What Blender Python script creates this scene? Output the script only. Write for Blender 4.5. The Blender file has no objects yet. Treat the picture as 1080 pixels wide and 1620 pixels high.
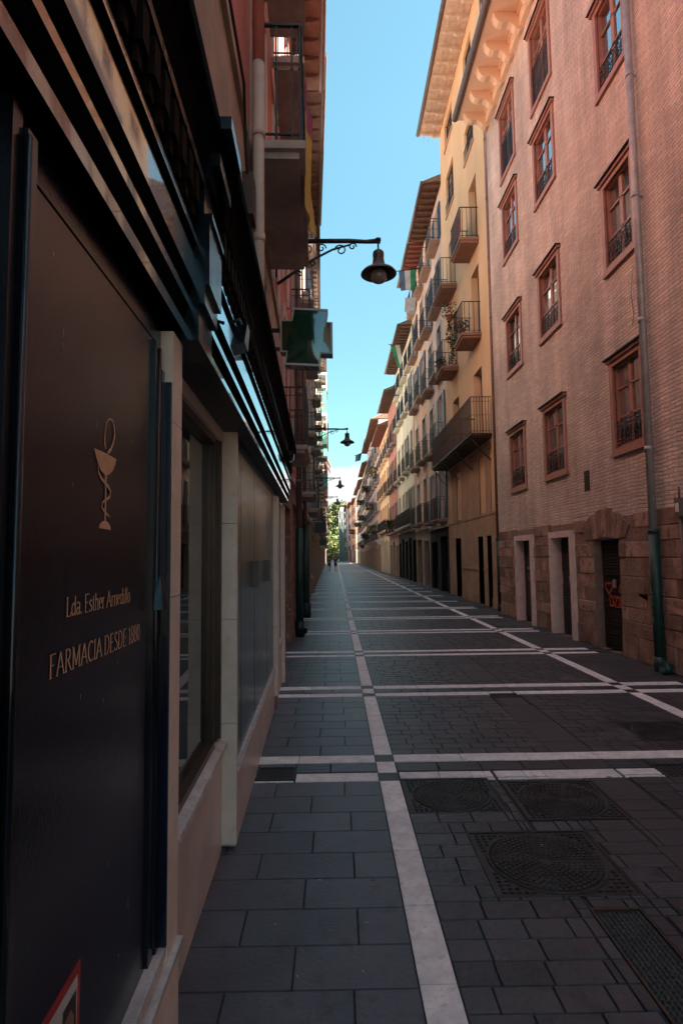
import bpy, bmesh, math, random
from mathutils import Matrix, Vector
random.seed(7)
R_ = math.radians
scene = bpy.context.scene
C = scene.collection

# ---------------------------------------------------------------- camera
cam_d = bpy.data.cameras.new("camera"); cam = bpy.data.objects.new("camera", cam_d); C.objects.link(cam)
cx = (0.99988116, -0.00975395, -0.01193832)
cy = (-0.01116452, 0.07586406, -0.99705566)
cz = (0.01063092, 0.99707046, 0.07574614)
cam.matrix_world = Matrix(((cx[0], -cy[0], -cz[0], 0.0), (cx[1], -cy[1], -cz[1], 0.0), (cx[2], -cy[2], -cz[2], 1.65), (0, 0, 0, 1)))
cam_d.sensor_fit = 'VERTICAL'; cam_d.sensor_height = 36.0; cam_d.lens = 920 / 1620 * 36
cam_d.clip_start = 0.05; cam_d.clip_end = 6000
scene.camera = cam
scene.render.resolution_x = 682; scene.render.resolution_y = 1024

# ---------------------------------------------------------------- sky and sun
SUN_EL, SUN_AZ = 50.0, 16.0          # azimuth measured from +X towards -Y (behind the camera)
sdir = Vector((math.cos(R_(SUN_EL)) * math.cos(R_(SUN_AZ)), -math.cos(R_(SUN_EL)) * math.sin(R_(SUN_AZ)), math.sin(R_(SUN_EL))))
world = bpy.data.worlds.new("World"); scene.world = world; world.use_nodes = True
nt = world.node_tree; nt.nodes.clear()
out = nt.nodes.new('ShaderNodeOutputWorld'); bg = nt.nodes.new('ShaderNodeBackground'); bg.inputs[1].default_value = 0.060
sky = nt.nodes.new('ShaderNodeTexSky'); sky.sky_type = 'NISHITA'; sky.sun_disc = False
sky.sun_elevation = R_(SUN_EL); sky.sun_rotation = math.atan2(sdir.x, sdir.y)
sky.altitude = 400; sky.air_density = 1.0; sky.dust_density = 0.5; sky.ozone_density = 1.0
tint = nt.nodes.new('ShaderNodeMix'); tint.data_type = 'RGBA'; tint.blend_type = 'MULTIPLY'; tint.inputs[0].default_value = 1
tint.inputs[7].default_value = (0.68, 0.93, 0.72, 1)
nt.links.new(sky.outputs[0], tint.inputs[6])
tc = nt.nodes.new('ShaderNodeTexCoord'); sep = nt.nodes.new('ShaderNodeSeparateXYZ'); nt.links.new(tc.outputs['Generated'], sep.inputs[0])
mp = nt.nodes.new('ShaderNodeMapping'); mp.inputs['Scale'].default_value = (1, 1, 2.6); nt.links.new(tc.outputs['Generated'], mp.inputs[0])
nz = nt.nodes.new('ShaderNodeTexNoise'); nz.inputs['Scale'].default_value = 7; nz.inputs['Detail'].default_value = 7; nt.links.new(mp.outputs[0], nz.inputs['Vector'])
el = nt.nodes.new('ShaderNodeMapRange'); el.inputs[1].default_value = 0.20; el.inputs[2].default_value = 0.11; el.inputs[3].default_value = -0.42; el.inputs[4].default_value = 0.46
nt.links.new(sep.outputs[2], el.inputs[0])
ad = nt.nodes.new('ShaderNodeMath'); ad.operation = 'ADD'; nt.links.new(nz.outputs[0], ad.inputs[0]); nt.links.new(el.outputs[0], ad.inputs[1])
cr = nt.nodes.new('ShaderNodeMapRange'); cr.inputs[1].default_value = 0.55; cr.inputs[2].default_value = 0.72; nt.links.new(ad.outputs[0], cr.inputs[0])
cm = nt.nodes.new('ShaderNodeMix'); cm.data_type = 'RGBA'; cm.inputs[7].default_value = (2.35, 2.35, 2.35, 1)
hg = nt.nodes.new('ShaderNodeMapRange'); hg.inputs[1].default_value = 0.02; hg.inputs[2].default_value = 0.62; hg.inputs[3].default_value = 0.56; hg.inputs[4].default_value = 1.0
nt.links.new(sep.outputs[2], hg.inputs[0])
hs = nt.nodes.new('ShaderNodeVectorMath'); hs.operation = 'SCALE'; nt.links.new(tint.outputs[2], hs.inputs[0]); nt.links.new(hg.outputs[0], hs.inputs['Scale'])
nt.links.new(cr.outputs[0], cm.inputs[0]); nt.links.new(hs.outputs[0], cm.inputs[6]); nt.links.new(cm.outputs[2], bg.inputs[0])
nt.links.new(bg.outputs[0], out.inputs[0])
sun_d = bpy.data.lights.new("sun", 'SUN'); sun_d.energy = 5.0; sun_d.angle = R_(0.5); sun_d.color = (1.0, 0.92, 0.80)
sun = bpy.data.objects.new("sun", sun_d); C.objects.link(sun)
sun.rotation_euler = sdir.to_track_quat('Z', 'Y').to_euler()
vs = scene.view_settings
vs.view_transform = 'Standard'; vs.look = 'None'; vs.exposure = 3.0; vs.gamma = 1.0; vs.use_curve_mapping = False
try:
    scene.cycles.max_bounces = 8; scene.cycles.diffuse_bounces = 5; scene.cycles.glossy_bounces = 4
    scene.cycles.transparent_max_bounces = 8; scene.cycles.sample_clamp_indirect = 6
except Exception: pass

# ---------------------------------------------------------------- materials
MATS = {}
def mat(name, col, rough=0.7, var=0.15, vscale=1.2, bump=0.0, bscale=40.0, metal=0.0, spec=0.5, island=0.0, dirt=None, stretch=(1, 1, 1), coat=0.0, gum=0.0):
    if name in MATS: return MATS[name]
    m = bpy.data.materials.new(name); m.use_nodes = True; n = m.node_tree; b = n.nodes['Principled BSDF']
    b.inputs['Roughness'].default_value = rough; b.inputs['Metallic'].default_value = metal
    b.inputs['Specular IOR Level'].default_value = spec; b.inputs['Coat Weight'].default_value = coat
    tcn = n.nodes.new('ShaderNodeTexCoord'); mpn = n.nodes.new('ShaderNodeMapping'); mpn.inputs['Scale'].default_value = stretch
    n.links.new(tcn.outputs['Object'], mpn.inputs[0])
    no = n.nodes.new('ShaderNodeTexNoise'); no.inputs['Scale'].default_value = vscale; no.inputs['Detail'].default_value = 8; no.inputs['Roughness'].default_value = 0.62
    n.links.new(mpn.outputs[0], no.inputs['Vector'])
    rp = n.nodes.new('ShaderNodeMapRange'); rp.inputs[1].default_value = 0.3; rp.inputs[2].default_value = 0.7
    rp.inputs[3].default_value = 1 - var * 1.6; rp.inputs[4].default_value = 1 + var
    n.links.new(no.outputs[0], rp.inputs[0])
    src = rp.outputs[0]
    if island:
        g = n.nodes.new('ShaderNodeNewGeometry'); r2 = n.nodes.new('ShaderNodeMapRange'); r2.inputs[3].default_value = 1 - island; r2.inputs[4].default_value = 1 + island
        n.links.new(g.outputs['Random Per Island'], r2.inputs[0]); mu = n.nodes.new('ShaderNodeMath'); mu.operation = 'MULTIPLY'
        n.links.new(src, mu.inputs[0]); n.links.new(r2.outputs[0], mu.inputs[1]); src = mu.outputs[0]
    mx = n.nodes.new('ShaderNodeVectorMath'); mx.operation = 'SCALE'; mx.inputs[0].default_value = col; n.links.new(src, mx.inputs['Scale'])
    cout = mx.outputs[0]
    if dirt:
        n2 = n.nodes.new('ShaderNodeTexNoise'); n2.inputs['Scale'].default_value = vscale * 3.1; n2.inputs['Detail'].default_value = 10; n.links.new(tcn.outputs['Object'], n2.inputs['Vector'])
        r3 = n.nodes.new('ShaderNodeMapRange'); r3.inputs[1].default_value = 0.56; r3.inputs[2].default_value = 0.66; n.links.new(n2.outputs[0], r3.inputs[0])
        m3 = n.nodes.new('ShaderNodeMix'); m3.data_type = 'RGBA'; n.links.new(r3.outputs[0], m3.inputs[0]); n.links.new(cout, m3.inputs[6]); m3.inputs[7].default_value = (*dirt, 1)
        cout = m3.outputs[2]
    if gum:
        vo = n.nodes.new('ShaderNodeTexVoronoi'); vo.inputs['Scale'].default_value = gum; vo.inputs['Randomness'].default_value = 1.0; n.links.new(tcn.outputs['Object'], vo.inputs['Vector'])
        wn = n.nodes.new('ShaderNodeSeparateColor'); n.links.new(vo.outputs['Color'], wn.inputs[0])
        th = n.nodes.new('ShaderNodeMath'); th.operation = 'MULTIPLY_ADD'; th.inputs[1].default_value = 0.16; th.inputs[2].default_value = -0.055; n.links.new(wn.outputs[0], th.inputs[0])
        gr = n.nodes.new('ShaderNodeMath'); gr.operation = 'SUBTRACT'; n.links.new(th.outputs[0], gr.inputs[0]); n.links.new(vo.outputs['Distance'], gr.inputs[1])
        g2 = n.nodes.new('ShaderNodeMapRange'); g2.inputs[1].default_value = 0.0; g2.inputs[2].default_value = 0.012; g2.inputs[4].default_value = 0.65; n.links.new(gr.outputs[0], g2.inputs[0])
        m4 = n.nodes.new('ShaderNodeMix'); m4.data_type = 'RGBA'; n.links.new(g2.outputs[0], m4.inputs[0]); n.links.new(cout, m4.inputs[6]); m4.inputs[7].default_value = (0.02, 0.018, 0.018, 1); cout = m4.outputs[2]
    n.links.new(cout, b.inputs['Base Color'])
    rr = n.nodes.new('ShaderNodeMapRange'); rr.inputs[3].default_value = max(0.02, rough - 0.08); rr.inputs[4].default_value = min(1, rough + 0.1)
    n.links.new(no.outputs[0], rr.inputs[0]); n.links.new(rr.outputs[0], b.inputs['Roughness'])
    if bump:
        nb = n.nodes.new('ShaderNodeTexNoise'); nb.inputs['Scale'].default_value = bscale; nb.inputs['Detail'].default_value = 6; n.links.new(mpn.outputs[0], nb.inputs['Vector'])
        bp = n.nodes.new('ShaderNodeBump'); bp.inputs['Strength'].default_value = bump; bp.inputs['Distance'].default_value = 0.02
        n.links.new(nb.outputs[0], bp.inputs['Height']); n.links.new(bp.outputs[0], b.inputs['Normal'])
    MATS[name] = m; return m

def brick_mat(name, col, mortar, bw, bh, msize, bump=0.9, dist=0.012, rough=0.8, wob=0.012, var=0.25, plane='yz', fine=60):
    m = bpy.data.materials.new(name); m.use_nodes = True; n = m.node_tree; b = n.nodes['Principled BSDF']; b.inputs['Roughness'].default_value = rough
    b.inputs['Specular IOR Level'].default_value = 0.25
    t = n.nodes.new('ShaderNodeTexCoord'); s = n.nodes.new('ShaderNodeSeparateXYZ'); c = n.nodes.new('ShaderNodeCombineXYZ')
    n.links.new(t.outputs['Object'], s.inputs[0]); n.links.new(s.outputs[1 if plane[0] == 'y' else 0], c.inputs[0]); n.links.new(s.outputs[2 if plane[1] == 'z' else 1], c.inputs[1])
    nw = n.nodes.new('ShaderNodeTexNoise'); nw.inputs['Scale'].default_value = 3.5; nw.inputs['Detail'].default_value = 4; n.links.new(t.outputs['Object'], nw.inputs['Vector'])
    sub = n.nodes.new('ShaderNodeVectorMath'); sub.operation = 'SUBTRACT'; sub.inputs[1].default_value = (0.5, 0.5, 0.5); n.links.new(nw.outputs['Color'], sub.inputs[0])
    sc = n.nodes.new('ShaderNodeVectorMath'); sc.operation = 'SCALE'; sc.inputs['Scale'].default_value = wob * 4; n.links.new(sub.outputs[0], sc.inputs[0])
    av = n.nodes.new('ShaderNodeVectorMath'); n.links.new(c.outputs[0], av.inputs[0]); n.links.new(sc.outputs[0], av.inputs[1])
    br = n.nodes.new('ShaderNodeTexBrick'); br.inputs['Scale'].default_value = 1; br.inputs['Brick Width'].default_value = bw; br.inputs['Row Height'].default_value = bh
    br.inputs['Mortar Size'].default_value = msize; br.inputs['Mortar Smooth'].default_value = 0.5
    br.inputs['Color1'].default_value = (*[v * (1 + var) for v in col], 1); br.inputs['Color2'].default_value = (*[v * (1 - var) for v in col], 1); br.inputs['Mortar'].default_value = (*mortar, 1)
    n.links.new(av.outputs[0], br.inputs['Vector'])
    no = n.nodes.new('ShaderNodeTexNoise'); no.inputs['Scale'].default_value = 0.55; no.inputs['Detail'].default_value = 9; no.inputs['Roughness'].default_value = 0.65; n.links.new(t.outputs['Object'], no.inputs['Vector'])
    rp = n.nodes.new('ShaderNodeMapRange'); rp.inputs[1].default_value = 0.3; rp.inputs[2].default_value = 0.7; rp.inputs[3].default_value = 0.68; rp.inputs[4].default_value = 1.2; n.links.new(no.outputs[0], rp.inputs[0])
    sm = n.nodes.new('ShaderNodeMapping'); sm.inputs['Scale'].default_value = (1, 2.2, 0.22); n.links.new(t.outputs['Object'], sm.inputs[0])
    ns = n.nodes.new('ShaderNodeTexNoise'); ns.inputs['Scale'].default_value = 1.3; ns.inputs['Detail'].default_value = 6; n.links.new(sm.outputs[0], ns.inputs['Vector'])
    rs = n.nodes.new('ShaderNodeMapRange'); rs.inputs[1].default_value = 0.35; rs.inputs[2].default_value = 0.62; rs.inputs[3].default_value = 1.06; rs.inputs[4].default_value = 0.86; n.links.new(ns.outputs[0], rs.inputs[0])
    mm = n.nodes.new('ShaderNodeMath'); mm.operation = 'MULTIPLY'; n.links.new(rp.outputs[0], mm.inputs[0]); n.links.new(rs.outputs[0], mm.inputs[1])
    mx = n.nodes.new('ShaderNodeVectorMath'); mx.operation = 'SCALE'; n.links.new(br.outputs['Color'], mx.inputs[0]); n.links.new(mm.outputs[0], mx.inputs['Scale'])
    n.links.new(mx.outputs[0], b.inputs['Base Color'])
    nf = n.nodes.new('ShaderNodeTexNoise'); nf.inputs['Scale'].default_value = fine; nf.inputs['Detail'].default_value = 5; n.links.new(t.outputs['Object'], nf.inputs['Vector'])
    nl = n.nodes.new('ShaderNodeTexNoise'); nl.inputs['Scale'].default_value = 9; nl.inputs['Detail'].default_value = 3; n.links.new(t.outputs['Object'], nl.inputs['Vector'])
    h1 = n.nodes.new('ShaderNodeMath'); h1.operation = 'MULTIPLY_ADD'; h1.inputs[1].default_value = -1.0; n.links.new(br.outputs['Fac'], h1.inputs[0]); n.links.new(nl.outputs[0], h1.inputs[2])
    h2 = n.nodes.new('ShaderNodeMath'); h2.operation = 'MULTIPLY_ADD'; h2.inputs[1].default_value = 0.35; n.links.new(nf.outputs[0], h2.inputs[0]); n.links.new(h1.outputs[0], h2.inputs[2])
    bp = n.nodes.new('ShaderNodeBump'); bp.inputs['Strength'].default_value = bump; bp.inputs['Distance'].default_value = dist
    n.links.new(h2.outputs[0], bp.inputs['Height']); n.links.new(bp.outputs[0], b.inputs['Normal'])
    MATS[name] = m; return m

def glass_mat(name, tintc=(1, 1, 1), ior=1.9):
    m = bpy.data.materials.new(name); m.use_nodes = True; n = m.node_tree; n.nodes.clear()
    o = n.nodes.new('ShaderNodeOutputMaterial'); mi = n.nodes.new('ShaderNodeMixShader'); tr = n.nodes.new('ShaderNodeBsdfTransparent'); gl = n.nodes.new('ShaderNodeBsdfGlossy')
    fr = n.nodes.new('ShaderNodeFresnel'); fr.inputs[0].default_value = ior; gl.inputs['Roughness'].default_value = 0.01; tr.inputs[0].default_value = (*tintc, 1)
    n.links.new(fr.outputs[0], mi.inputs[0]); n.links.new(tr.outputs[0], mi.inputs[1]); n.links.new(gl.outputs[0], mi.inputs[2]); n.links.new(mi.outputs[0], o.inputs[0])
    MATS[name] = m; return m

def stucco(name, col, var=0.14): return mat(name, col, 0.85, var, 0.7, 0.25, 30, spec=0.2, stretch=(1, 1, 0.45))
M_black = mat('black_gloss_paint', (0.007, 0.009, 0.014), 0.2, 0.3, 6, 0.10, 14)
M_panel = mat('dark_enamel_panel', (0.003, 0.006, 0.018), 0.20, 0.3, 2.5, 0.05, 120, spec=0.5)
M_fascia = mat('polished_black_fascia', (0.006, 0.007, 0.010), 0.06, 0.2, 4, 0.02, 6, spec=0.9, coat=0.8)
M_gold = mat('faded_copper_lettering', (0.72, 0.44, 0.27), 0.6, 0.12, 30)
M_iron = mat('black_wrought_iron', (0.012, 0.012, 0.014), 0.45, 0.2, 12, 0.1, 40)
M_rust = mat('brown_iron', (0.06, 0.028, 0.018), 0.6, 0.3, 12, 0.1, 40)
M_trav = mat('beige_travertine', (0.78, 0.64, 0.54), 0.45, 0.09, 5, 0.08, 70, dirt=(0.70, 0.56, 0.46))
M_marble = mat('pink_grey_marble', (0.68, 0.57, 0.50), 0.32, 0.16, 3, 0.03, 20, spec=0.35)
M_sill = mat('worn_white_marble', (0.55, 0.50, 0.48), 0.4, 0.25, 14, 0.3, 40)
M_beige = mat('grey_beige_render', (0.42, 0.31, 0.235), 0.85, 0.22, 1.6, 0.35, 18, dirt=(0.34, 0.25, 0.19))
M_red = mat('salmon_red_render', (0.50, 0.15, 0.11), 0.8, 0.16, 1.5, 0.2, 30)
M_pale = mat('pale_stone_trim', (0.56, 0.46, 0.42), 0.7, 0.1, 3, 0.1, 30)
M_conc = mat('grey_concrete_slab', (0.42, 0.35, 0.31), 0.85, 0.22, 3, 0.3, 20)
M_green = mat('dark_green_iron', (0.012, 0.052, 0.040), 0.45, 0.25, 9, 0.1, 40)
M_zinc = mat('dull_zinc_pipe', (0.40, 0.36, 0.35), 0.42, 0.15, 6, 0.05, 20, metal=0.35)
M_pipeb = mat('brown_painted_pipe', (0.20, 0.115, 0.09), 0.5, 0.15, 6)
M_pipec = mat('cream_painted_pipe', (0.52, 0.40, 0.33), 0.55, 0.12, 8)
M_brickp = brick_mat('pink_painted_brick', (0.80, 0.635, 0.535), (0.54, 0.41, 0.335), 0.26, 0.058, 0.010, bump=1.0, dist=0.035, wob=0.013, var=0.10)
M_stoneb = mat('brown_sandstone_block', (0.36, 0.235, 0.18), 0.9, 0.30, 2.2, 0.9, 22, spec=0.15, island=0.30, dirt=(0.24, 0.16, 0.12))
M_mortar = mat('brown_mortar', (0.27, 0.18, 0.14), 0.95, 0.2, 6, 0.4, 40)
M_orange = stucco('ochre_orange_render', (0.84, 0.54, 0.31), 0.10)
M_orangest = mat('orange_cement_blocks', (0.52, 0.32, 0.20), 0.85, 0.16, 1.5, 0.3, 20)
M_corbel = stucco('apricot_paint', (0.80, 0.60, 0.42), 0.06)
M_winred = mat('terracotta_window_paint', (0.40, 0.18, 0.125), 0.45, 0.12, 8)
M_frame_pink = mat('pinkish_door_surround', (0.80, 0.60, 0.52), 0.6, 0.12, 5, 0.1, 30)
M_dark = mat('dark_interior', (0.010, 0.008, 0.007), 0.9, 0.1, 2)
M_shut = mat('black_roller_shutter', (0.016, 0.014, 0.014), 0.45, 0.2, 5)
M_wood = mat('dark_eave_timber', (0.14, 0.075, 0.05), 0.8, 0.25, 6, 0.2, 30)
M_woodr = mat('red_eave_timber', (0.20, 0.07, 0.055), 0.8, 0.2, 6, 0.2, 30)
M_woodl = mat('light_eave_timber', (0.60, 0.48, 0.40), 0.8, 0.14, 6, 0.2, 30)
M_tile = mat('clay_roof_tile', (0.28, 0.17, 0.12), 0.85, 0.3, 5, 0.6, 12)
M_gutter = mat('brown_copper_gutter', (0.13, 0.08, 0.065), 0.45, 0.2, 6)
M_white = mat('white_paint', (0.70, 0.68, 0.66), 0.55, 0.06, 8)
M_lamp = mat('grey_lamp_enamel', (0.035, 0.034, 0.04), 0.35, 0.15, 10)
M_pane = mat('dark_window_pane', (0.012, 0.013, 0.015), 0.04, 0.2, 2, spec=0.9)
M_curtain = mat('pane_with_pale_curtain', (0.30, 0.26, 0.24), 0.12, 0.3, 5, stretch=(1, 6, 1), spec=0.8)
M_glass = glass_mat('window_glass', (0.72, 0.78, 0.74), 2.7)
M_brglass = mat('mirroring_pane', (0.03, 0.03, 0.035), 0.03, 0.1, 2, spec=1.0, coat=1.0)
M_brglass.node_tree.nodes['Principled BSDF'].inputs['IOR'].default_value = 3.2
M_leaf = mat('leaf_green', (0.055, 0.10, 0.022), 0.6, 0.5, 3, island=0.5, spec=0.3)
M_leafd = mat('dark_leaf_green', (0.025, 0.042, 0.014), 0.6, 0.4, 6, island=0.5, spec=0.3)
M_leaft = mat('yellow_green_tree_leaf', (0.14, 0.17, 0.055), 0.6, 0.5, 0.3, island=0.55, spec=0.25)  # yellow-green leaf colour, varied at random from leaf to leaf
M_bark = mat('tree_bark', (0.09, 0.06, 0.04), 0.9, 0.3, 6, 0.5, 20)
M_flower = mat('pink_flower', (0.60, 0.16, 0.16), 0.6, 0.3, 6, island=0.3)
M_terra = mat('terracotta_pot', (0.42, 0.15, 0.09), 0.8, 0.15, 8)
M_skin = mat('skin', (0.42, 0.22, 0.15), 0.55, 0.08, 20)
M_metalg = mat('galvanised_cover', (0.055, 0.052, 0.052), 0.5, 0.2, 14, 0.2, 60, metal=0.4)

# ---------------------------------------------------------------- mesh builder
class MB:
    def __init__(s): s.v = []; s.f = []; s.m = []; s.cur = 0; s.sm = []
    def quad(s, pts, smooth=False):
        i = len(s.v); s.v += [tuple(p) for p in pts]; s.f.append(tuple(range(i, i + len(pts)))); s.m.append(s.cur); s.sm.append(smooth)
    def box(s, x0, x1, y0, y1, z0, z1):
        if x0 > x1: x0, x1 = x1, x0
        if y0 > y1: y0, y1 = y1, y0
        if z0 > z1: z0, z1 = z1, z0
        i = len(s.v)
        s.v += [(x0, y0, z0), (x1, y0, z0), (x1, y1, z0), (x0, y1, z0), (x0, y0, z1), (x1, y0, z1), (x1, y1, z1), (x0, y1, z1)]
        for f in ((0, 3, 2, 1), (4, 5, 6, 7), (0, 1, 5, 4), (1, 2, 6, 5), (2, 3, 7, 6), (3, 0, 4, 7)):
            s.f.append(tuple(i + k for k in f)); s.m.append(s.cur); s.sm.append(False)
        return s
    def hexa(s, b, t):
        i = len(s.v); s.v += [tuple(p) for p in b] + [tuple(p) for p in t]; n = len(b)
        s.f.append(tuple(i + k for k in reversed(range(n)))); s.f.append(tuple(i + n + k for k in range(n))); s.m += [s.cur] * 2; s.sm += [False] * 2
        for k in range(n):
            s.f.append((i + k, i + (k + 1) % n, i + n + (k + 1) % n, i + n + k)); s.m.append(s.cur); s.sm.append(False)
        return s
    def extrude(s, prof, y0, y1, closed=True):          # prof: (x,z) points swept along y
        s.hexa([(p[0], y0, p[1]) for p in prof], [(p[0], y1, p[1]) for p in prof]); return s
    def tube(s, pts, r, n=8, cap=True):
        pts = [Vector(p) for p in pts]; rs = r if isinstance(r, (list, tuple)) else [r] * len(pts); rings = []
        for k, p in enumerate(pts):
            d = (pts[min(k + 1, len(pts) - 1)] - pts[max(k - 1, 0)])
            if d.length < 1e-9: d = Vector((0, 0, 1))
            d.normalize(); a = d.orthogonal().normalized() if k == 0 else (pa - d * pa.dot(d)).normalized()
            pa = a; b = d.cross(a); i = len(s.v)
            s.v += [tuple(p + (a * math.cos(2 * math.pi * j / n) + b * math.sin(2 * math.pi * j / n)) * rs[k]) for j in range(n)]; rings.append(i)
        for k in range(len(rings) - 1):
            for j in range(n):
                s.f.append((rings[k] + j, rings[k] + (j + 1) % n, rings[k + 1] + (j + 1) % n, rings[k + 1] + j)); s.m.append(s.cur); s.sm.append(True)
        if cap:
            s.f.append(tuple(rings[0] + j for j in reversed(range(n)))); s.f.append(tuple(rings[-1] + j for j in range(n))); s.m += [s.cur] * 2; s.sm += [False] * 2
        return s
    def lathe(s, prof, c=(0, 0, 0), n=20):              # prof (r,z)
        rings = []
        for r, z in prof:
            i = len(s.v); s.v += [(c[0] + r * math.cos(2 * math.pi * j / n), c[1] + r * math.sin(2 * math.pi * j / n), c[2] + z) for j in range(n)]; rings.append(i)
        for k in range(len(rings) - 1):
            for j in range(n):
                s.f.append((rings[k] + j, rings[k] + (j + 1) % n, rings[k + 1] + (j + 1) % n, rings[k + 1] + j)); s.m.append(s.cur); s.sm.append(True)
        return s
    def ribbon(s, pts, ws, x, t=0.0015):                # flat stroke lying in the (y,z) plane at depth x
        L = []
        for k, p in enumerate(pts):
            a = pts[max(k - 1, 0)]; b = pts[min(k + 1, len(pts) - 1)]; dy, dz = b[0] - a[0], b[1] - a[1]; l = math.hypot(dy, dz) or 1
            L.append(((p[0] - dz / l * ws[k] / 2, p[1] + dy / l * ws[k] / 2), (p[0] + dz / l * ws[k] / 2, p[1] - dy / l * ws[k] / 2)))
        for k in range(len(L) - 1):
            q = [L[k][0], L[k][1], L[k + 1][1], L[k + 1][0]]
            s.quad([(x, a, b) for a, b in q])
    def flat(s, poly, x): s.quad([(x, a, b) for a, b in poly])
    def build(s, name, mats, parent=None, loc=None, label=None, link=True):
        me = bpy.data.meshes.new(name); me.from_pydata(s.v, [], s.f)
        for m in (mats if isinstance(mats, (list, tuple)) else [mats]): me.materials.append(m)
        me.polygons.foreach_set('material_index', s.m); me.polygons.foreach_set('use_smooth', s.sm); me.update()
        o = bpy.data.objects.new(name, me)
        if link: C.objects.link(o)
        if parent is not None: o.parent = parent
        if loc is not None: o.location = loc
        if label: o['label'] = label
        return o

def thing(name, label, cat, loc=(0, 0, 0), rz=0.0, group=None):
    o = bpy.data.objects.new(name, None); C.objects.link(o); o.empty_display_size = 0.2
    o.location = loc; o.rotation_euler = (0, 0, rz); o['label'] = label; o['category'] = cat
    if group: o['group'] = group
    return o
def tag(o, label, cat, group=None):
    o['label'] = label; o['category'] = cat
    if group: o['group'] = group
    return o
def struct(o, kind='structure'): o['kind'] = kind; return o
def place(proto, parent, loc, rz=0.0):                   # proto = (object, [children]); copies with their sub-parts
    o, kids = proto; c = o.copy(); C.objects.link(c); c.parent = parent; c.location = loc; c.rotation_euler = (0, 0, rz)
    for k in kids:
        d = k.copy(); C.objects.link(d); d.parent = c
    return c

# ================================================================ GROUND
LX = lambda y: (-0.56 - 0.03 * y) if y < 9 else (-0.86 - 0.012 * (y - 9))
BANDS = [4.69, 7.27, 10.02, 12.80]
while BANDS[-1] < 128: BANDS.append(BANDS[-1] + 2.75)
mb = MB(); mb.quad([(-600, -200, -0.06), (600, -200, -0.06), (600, 1500, -0.06), (-600, 1500, -0.06)])
struct(mb.build('ground', mat('distant_earth', (0.10, 0.09, 0.07), 0.95, 0.3, 0.05)))
M_slab = mat('blue_grey_slate_slab', (0.094, 0.088, 0.108), 0.40, 0.16, 3.0, 0.18, 45, island=0.15, spec=0.30, dirt=(0.072, 0.064, 0.076), gum=5.0)
M_cob = mat('dark_basalt_sett', (0.062, 0.059, 0.070), 0.42, 0.22, 2.0, 0.35, 30, island=0.25, spec=0.4, dirt=(0.046, 0.042, 0.047))
M_smooth = mat('smooth_dark_paving', (0.064, 0.058, 0.067), 0.50, 0.15, 1.4, 0.15, 30, island=0.10, spec=0.4)
M_joint = mat('dark_joint_sand', (0.036, 0.032, 0.035), 0.95, 0.3, 8)
M_wl = mat('white_limestone_kerb_strip', (0.86, 0.79, 0.78), 0.6, 0.16, 9, 0.15, 60, island=0.08, dirt=(0.66, 0.60, 0.58), gum=4.0)
M_dkst = mat('brown_dark_stone', (0.045, 0.038, 0.038), 0.5, 0.2, 5)
def stone(mb, x0, x1, y0, y1, z=0.0, g=0.004, c=0.006):
    x0 += g; x1 -= g; y0 += g; y1 -= g
    if x1 - x0 < 0.02 or y1 - y0 < 0.02: return
    i = len(mb.v); d = 0.008
    mb.v += [(x0, y0, z - d), (x1, y0, z - d), (x1, y1, z - d), (x0, y1, z - d), (x0 + c, y0 + c, z), (x1 - c, y0 + c, z), (x1 - c, y1 - c, z), (x0 + c, y1 - c, z)]
    for f in ((4, 5, 6, 7), (0, 1, 5, 4), (1, 2, 6, 5), (2, 3, 7, 6), (3, 0, 4, 7)):
        mb.f.append(tuple(i + k for k in f)); mb.m.append(mb.cur); mb.sm.append(False)
def inband(y): return any(b - 0.29 < y < b + 0.29 for b in BANDS)
def crown(x, y):  # the road dips slightly to a channel near x=2
    return 0.0
def rows(y0, y1, h):
    out, y = [], y0
    bl = [(b - 0.28, b + 0.28) for b in BANDS if b > y0 - 1]
    while y < y1:
        nb = next((b for b in bl if b[1] > y + 1e-4), (1e9, 1e9))
        if nb[0] - y < 1e-3: y = nb[1]; continue
        span = min(nb[0], y1) - y; k = max(1, round(span / h)) if span < 12 else None
        hh = span / k if k else h
        out.append((y, y + hh)); y += hh
    return out
HOLES = [(0.76, 1.47, 2.93, 3.60), (1.16, 1.40, 1.2, 2.83), (0.46, 1.10, 3.86, 4.44), (1.18, 1.84, 3.74, 4.36), (-0.62, -0.33, 4.46, 4.72), (2.70, 3.32, 5.22, 5.80), (2.42, 2.95, 4.40, 4.66), (1.80, 2.12, 6.86, 7.04), (3.62, 4.30, 21.2, 22.6)]
def hit(x0, x1, y0, y1): return any(x0 < h[1] - 0.005 and x1 > h[0] + 0.005 and y0 < h[3] - 0.005 and y1 > h[2] + 0.005 for h in HOLES)
def clipstone(mb, x0, x1, y0, y1, **k):
    if not hit(x0, x1, y0, y1): stone(mb, x0, x1, y0, y1, **k); return
    xs = sorted({x0, x1} | {h[i] for h in HOLES for i in (0, 1) if x0 < h[i] < x1}); ys = sorted({y0, y1} | {h[i] for h in HOLES for i in (2, 3) if y0 < h[i] < y1})
    for a, b in zip(xs, xs[1:]):
        for c, d in zip(ys, ys[1:]):
            if not hit(a, b, c, d): stone(mb, a, b, c, d, **k)
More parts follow.
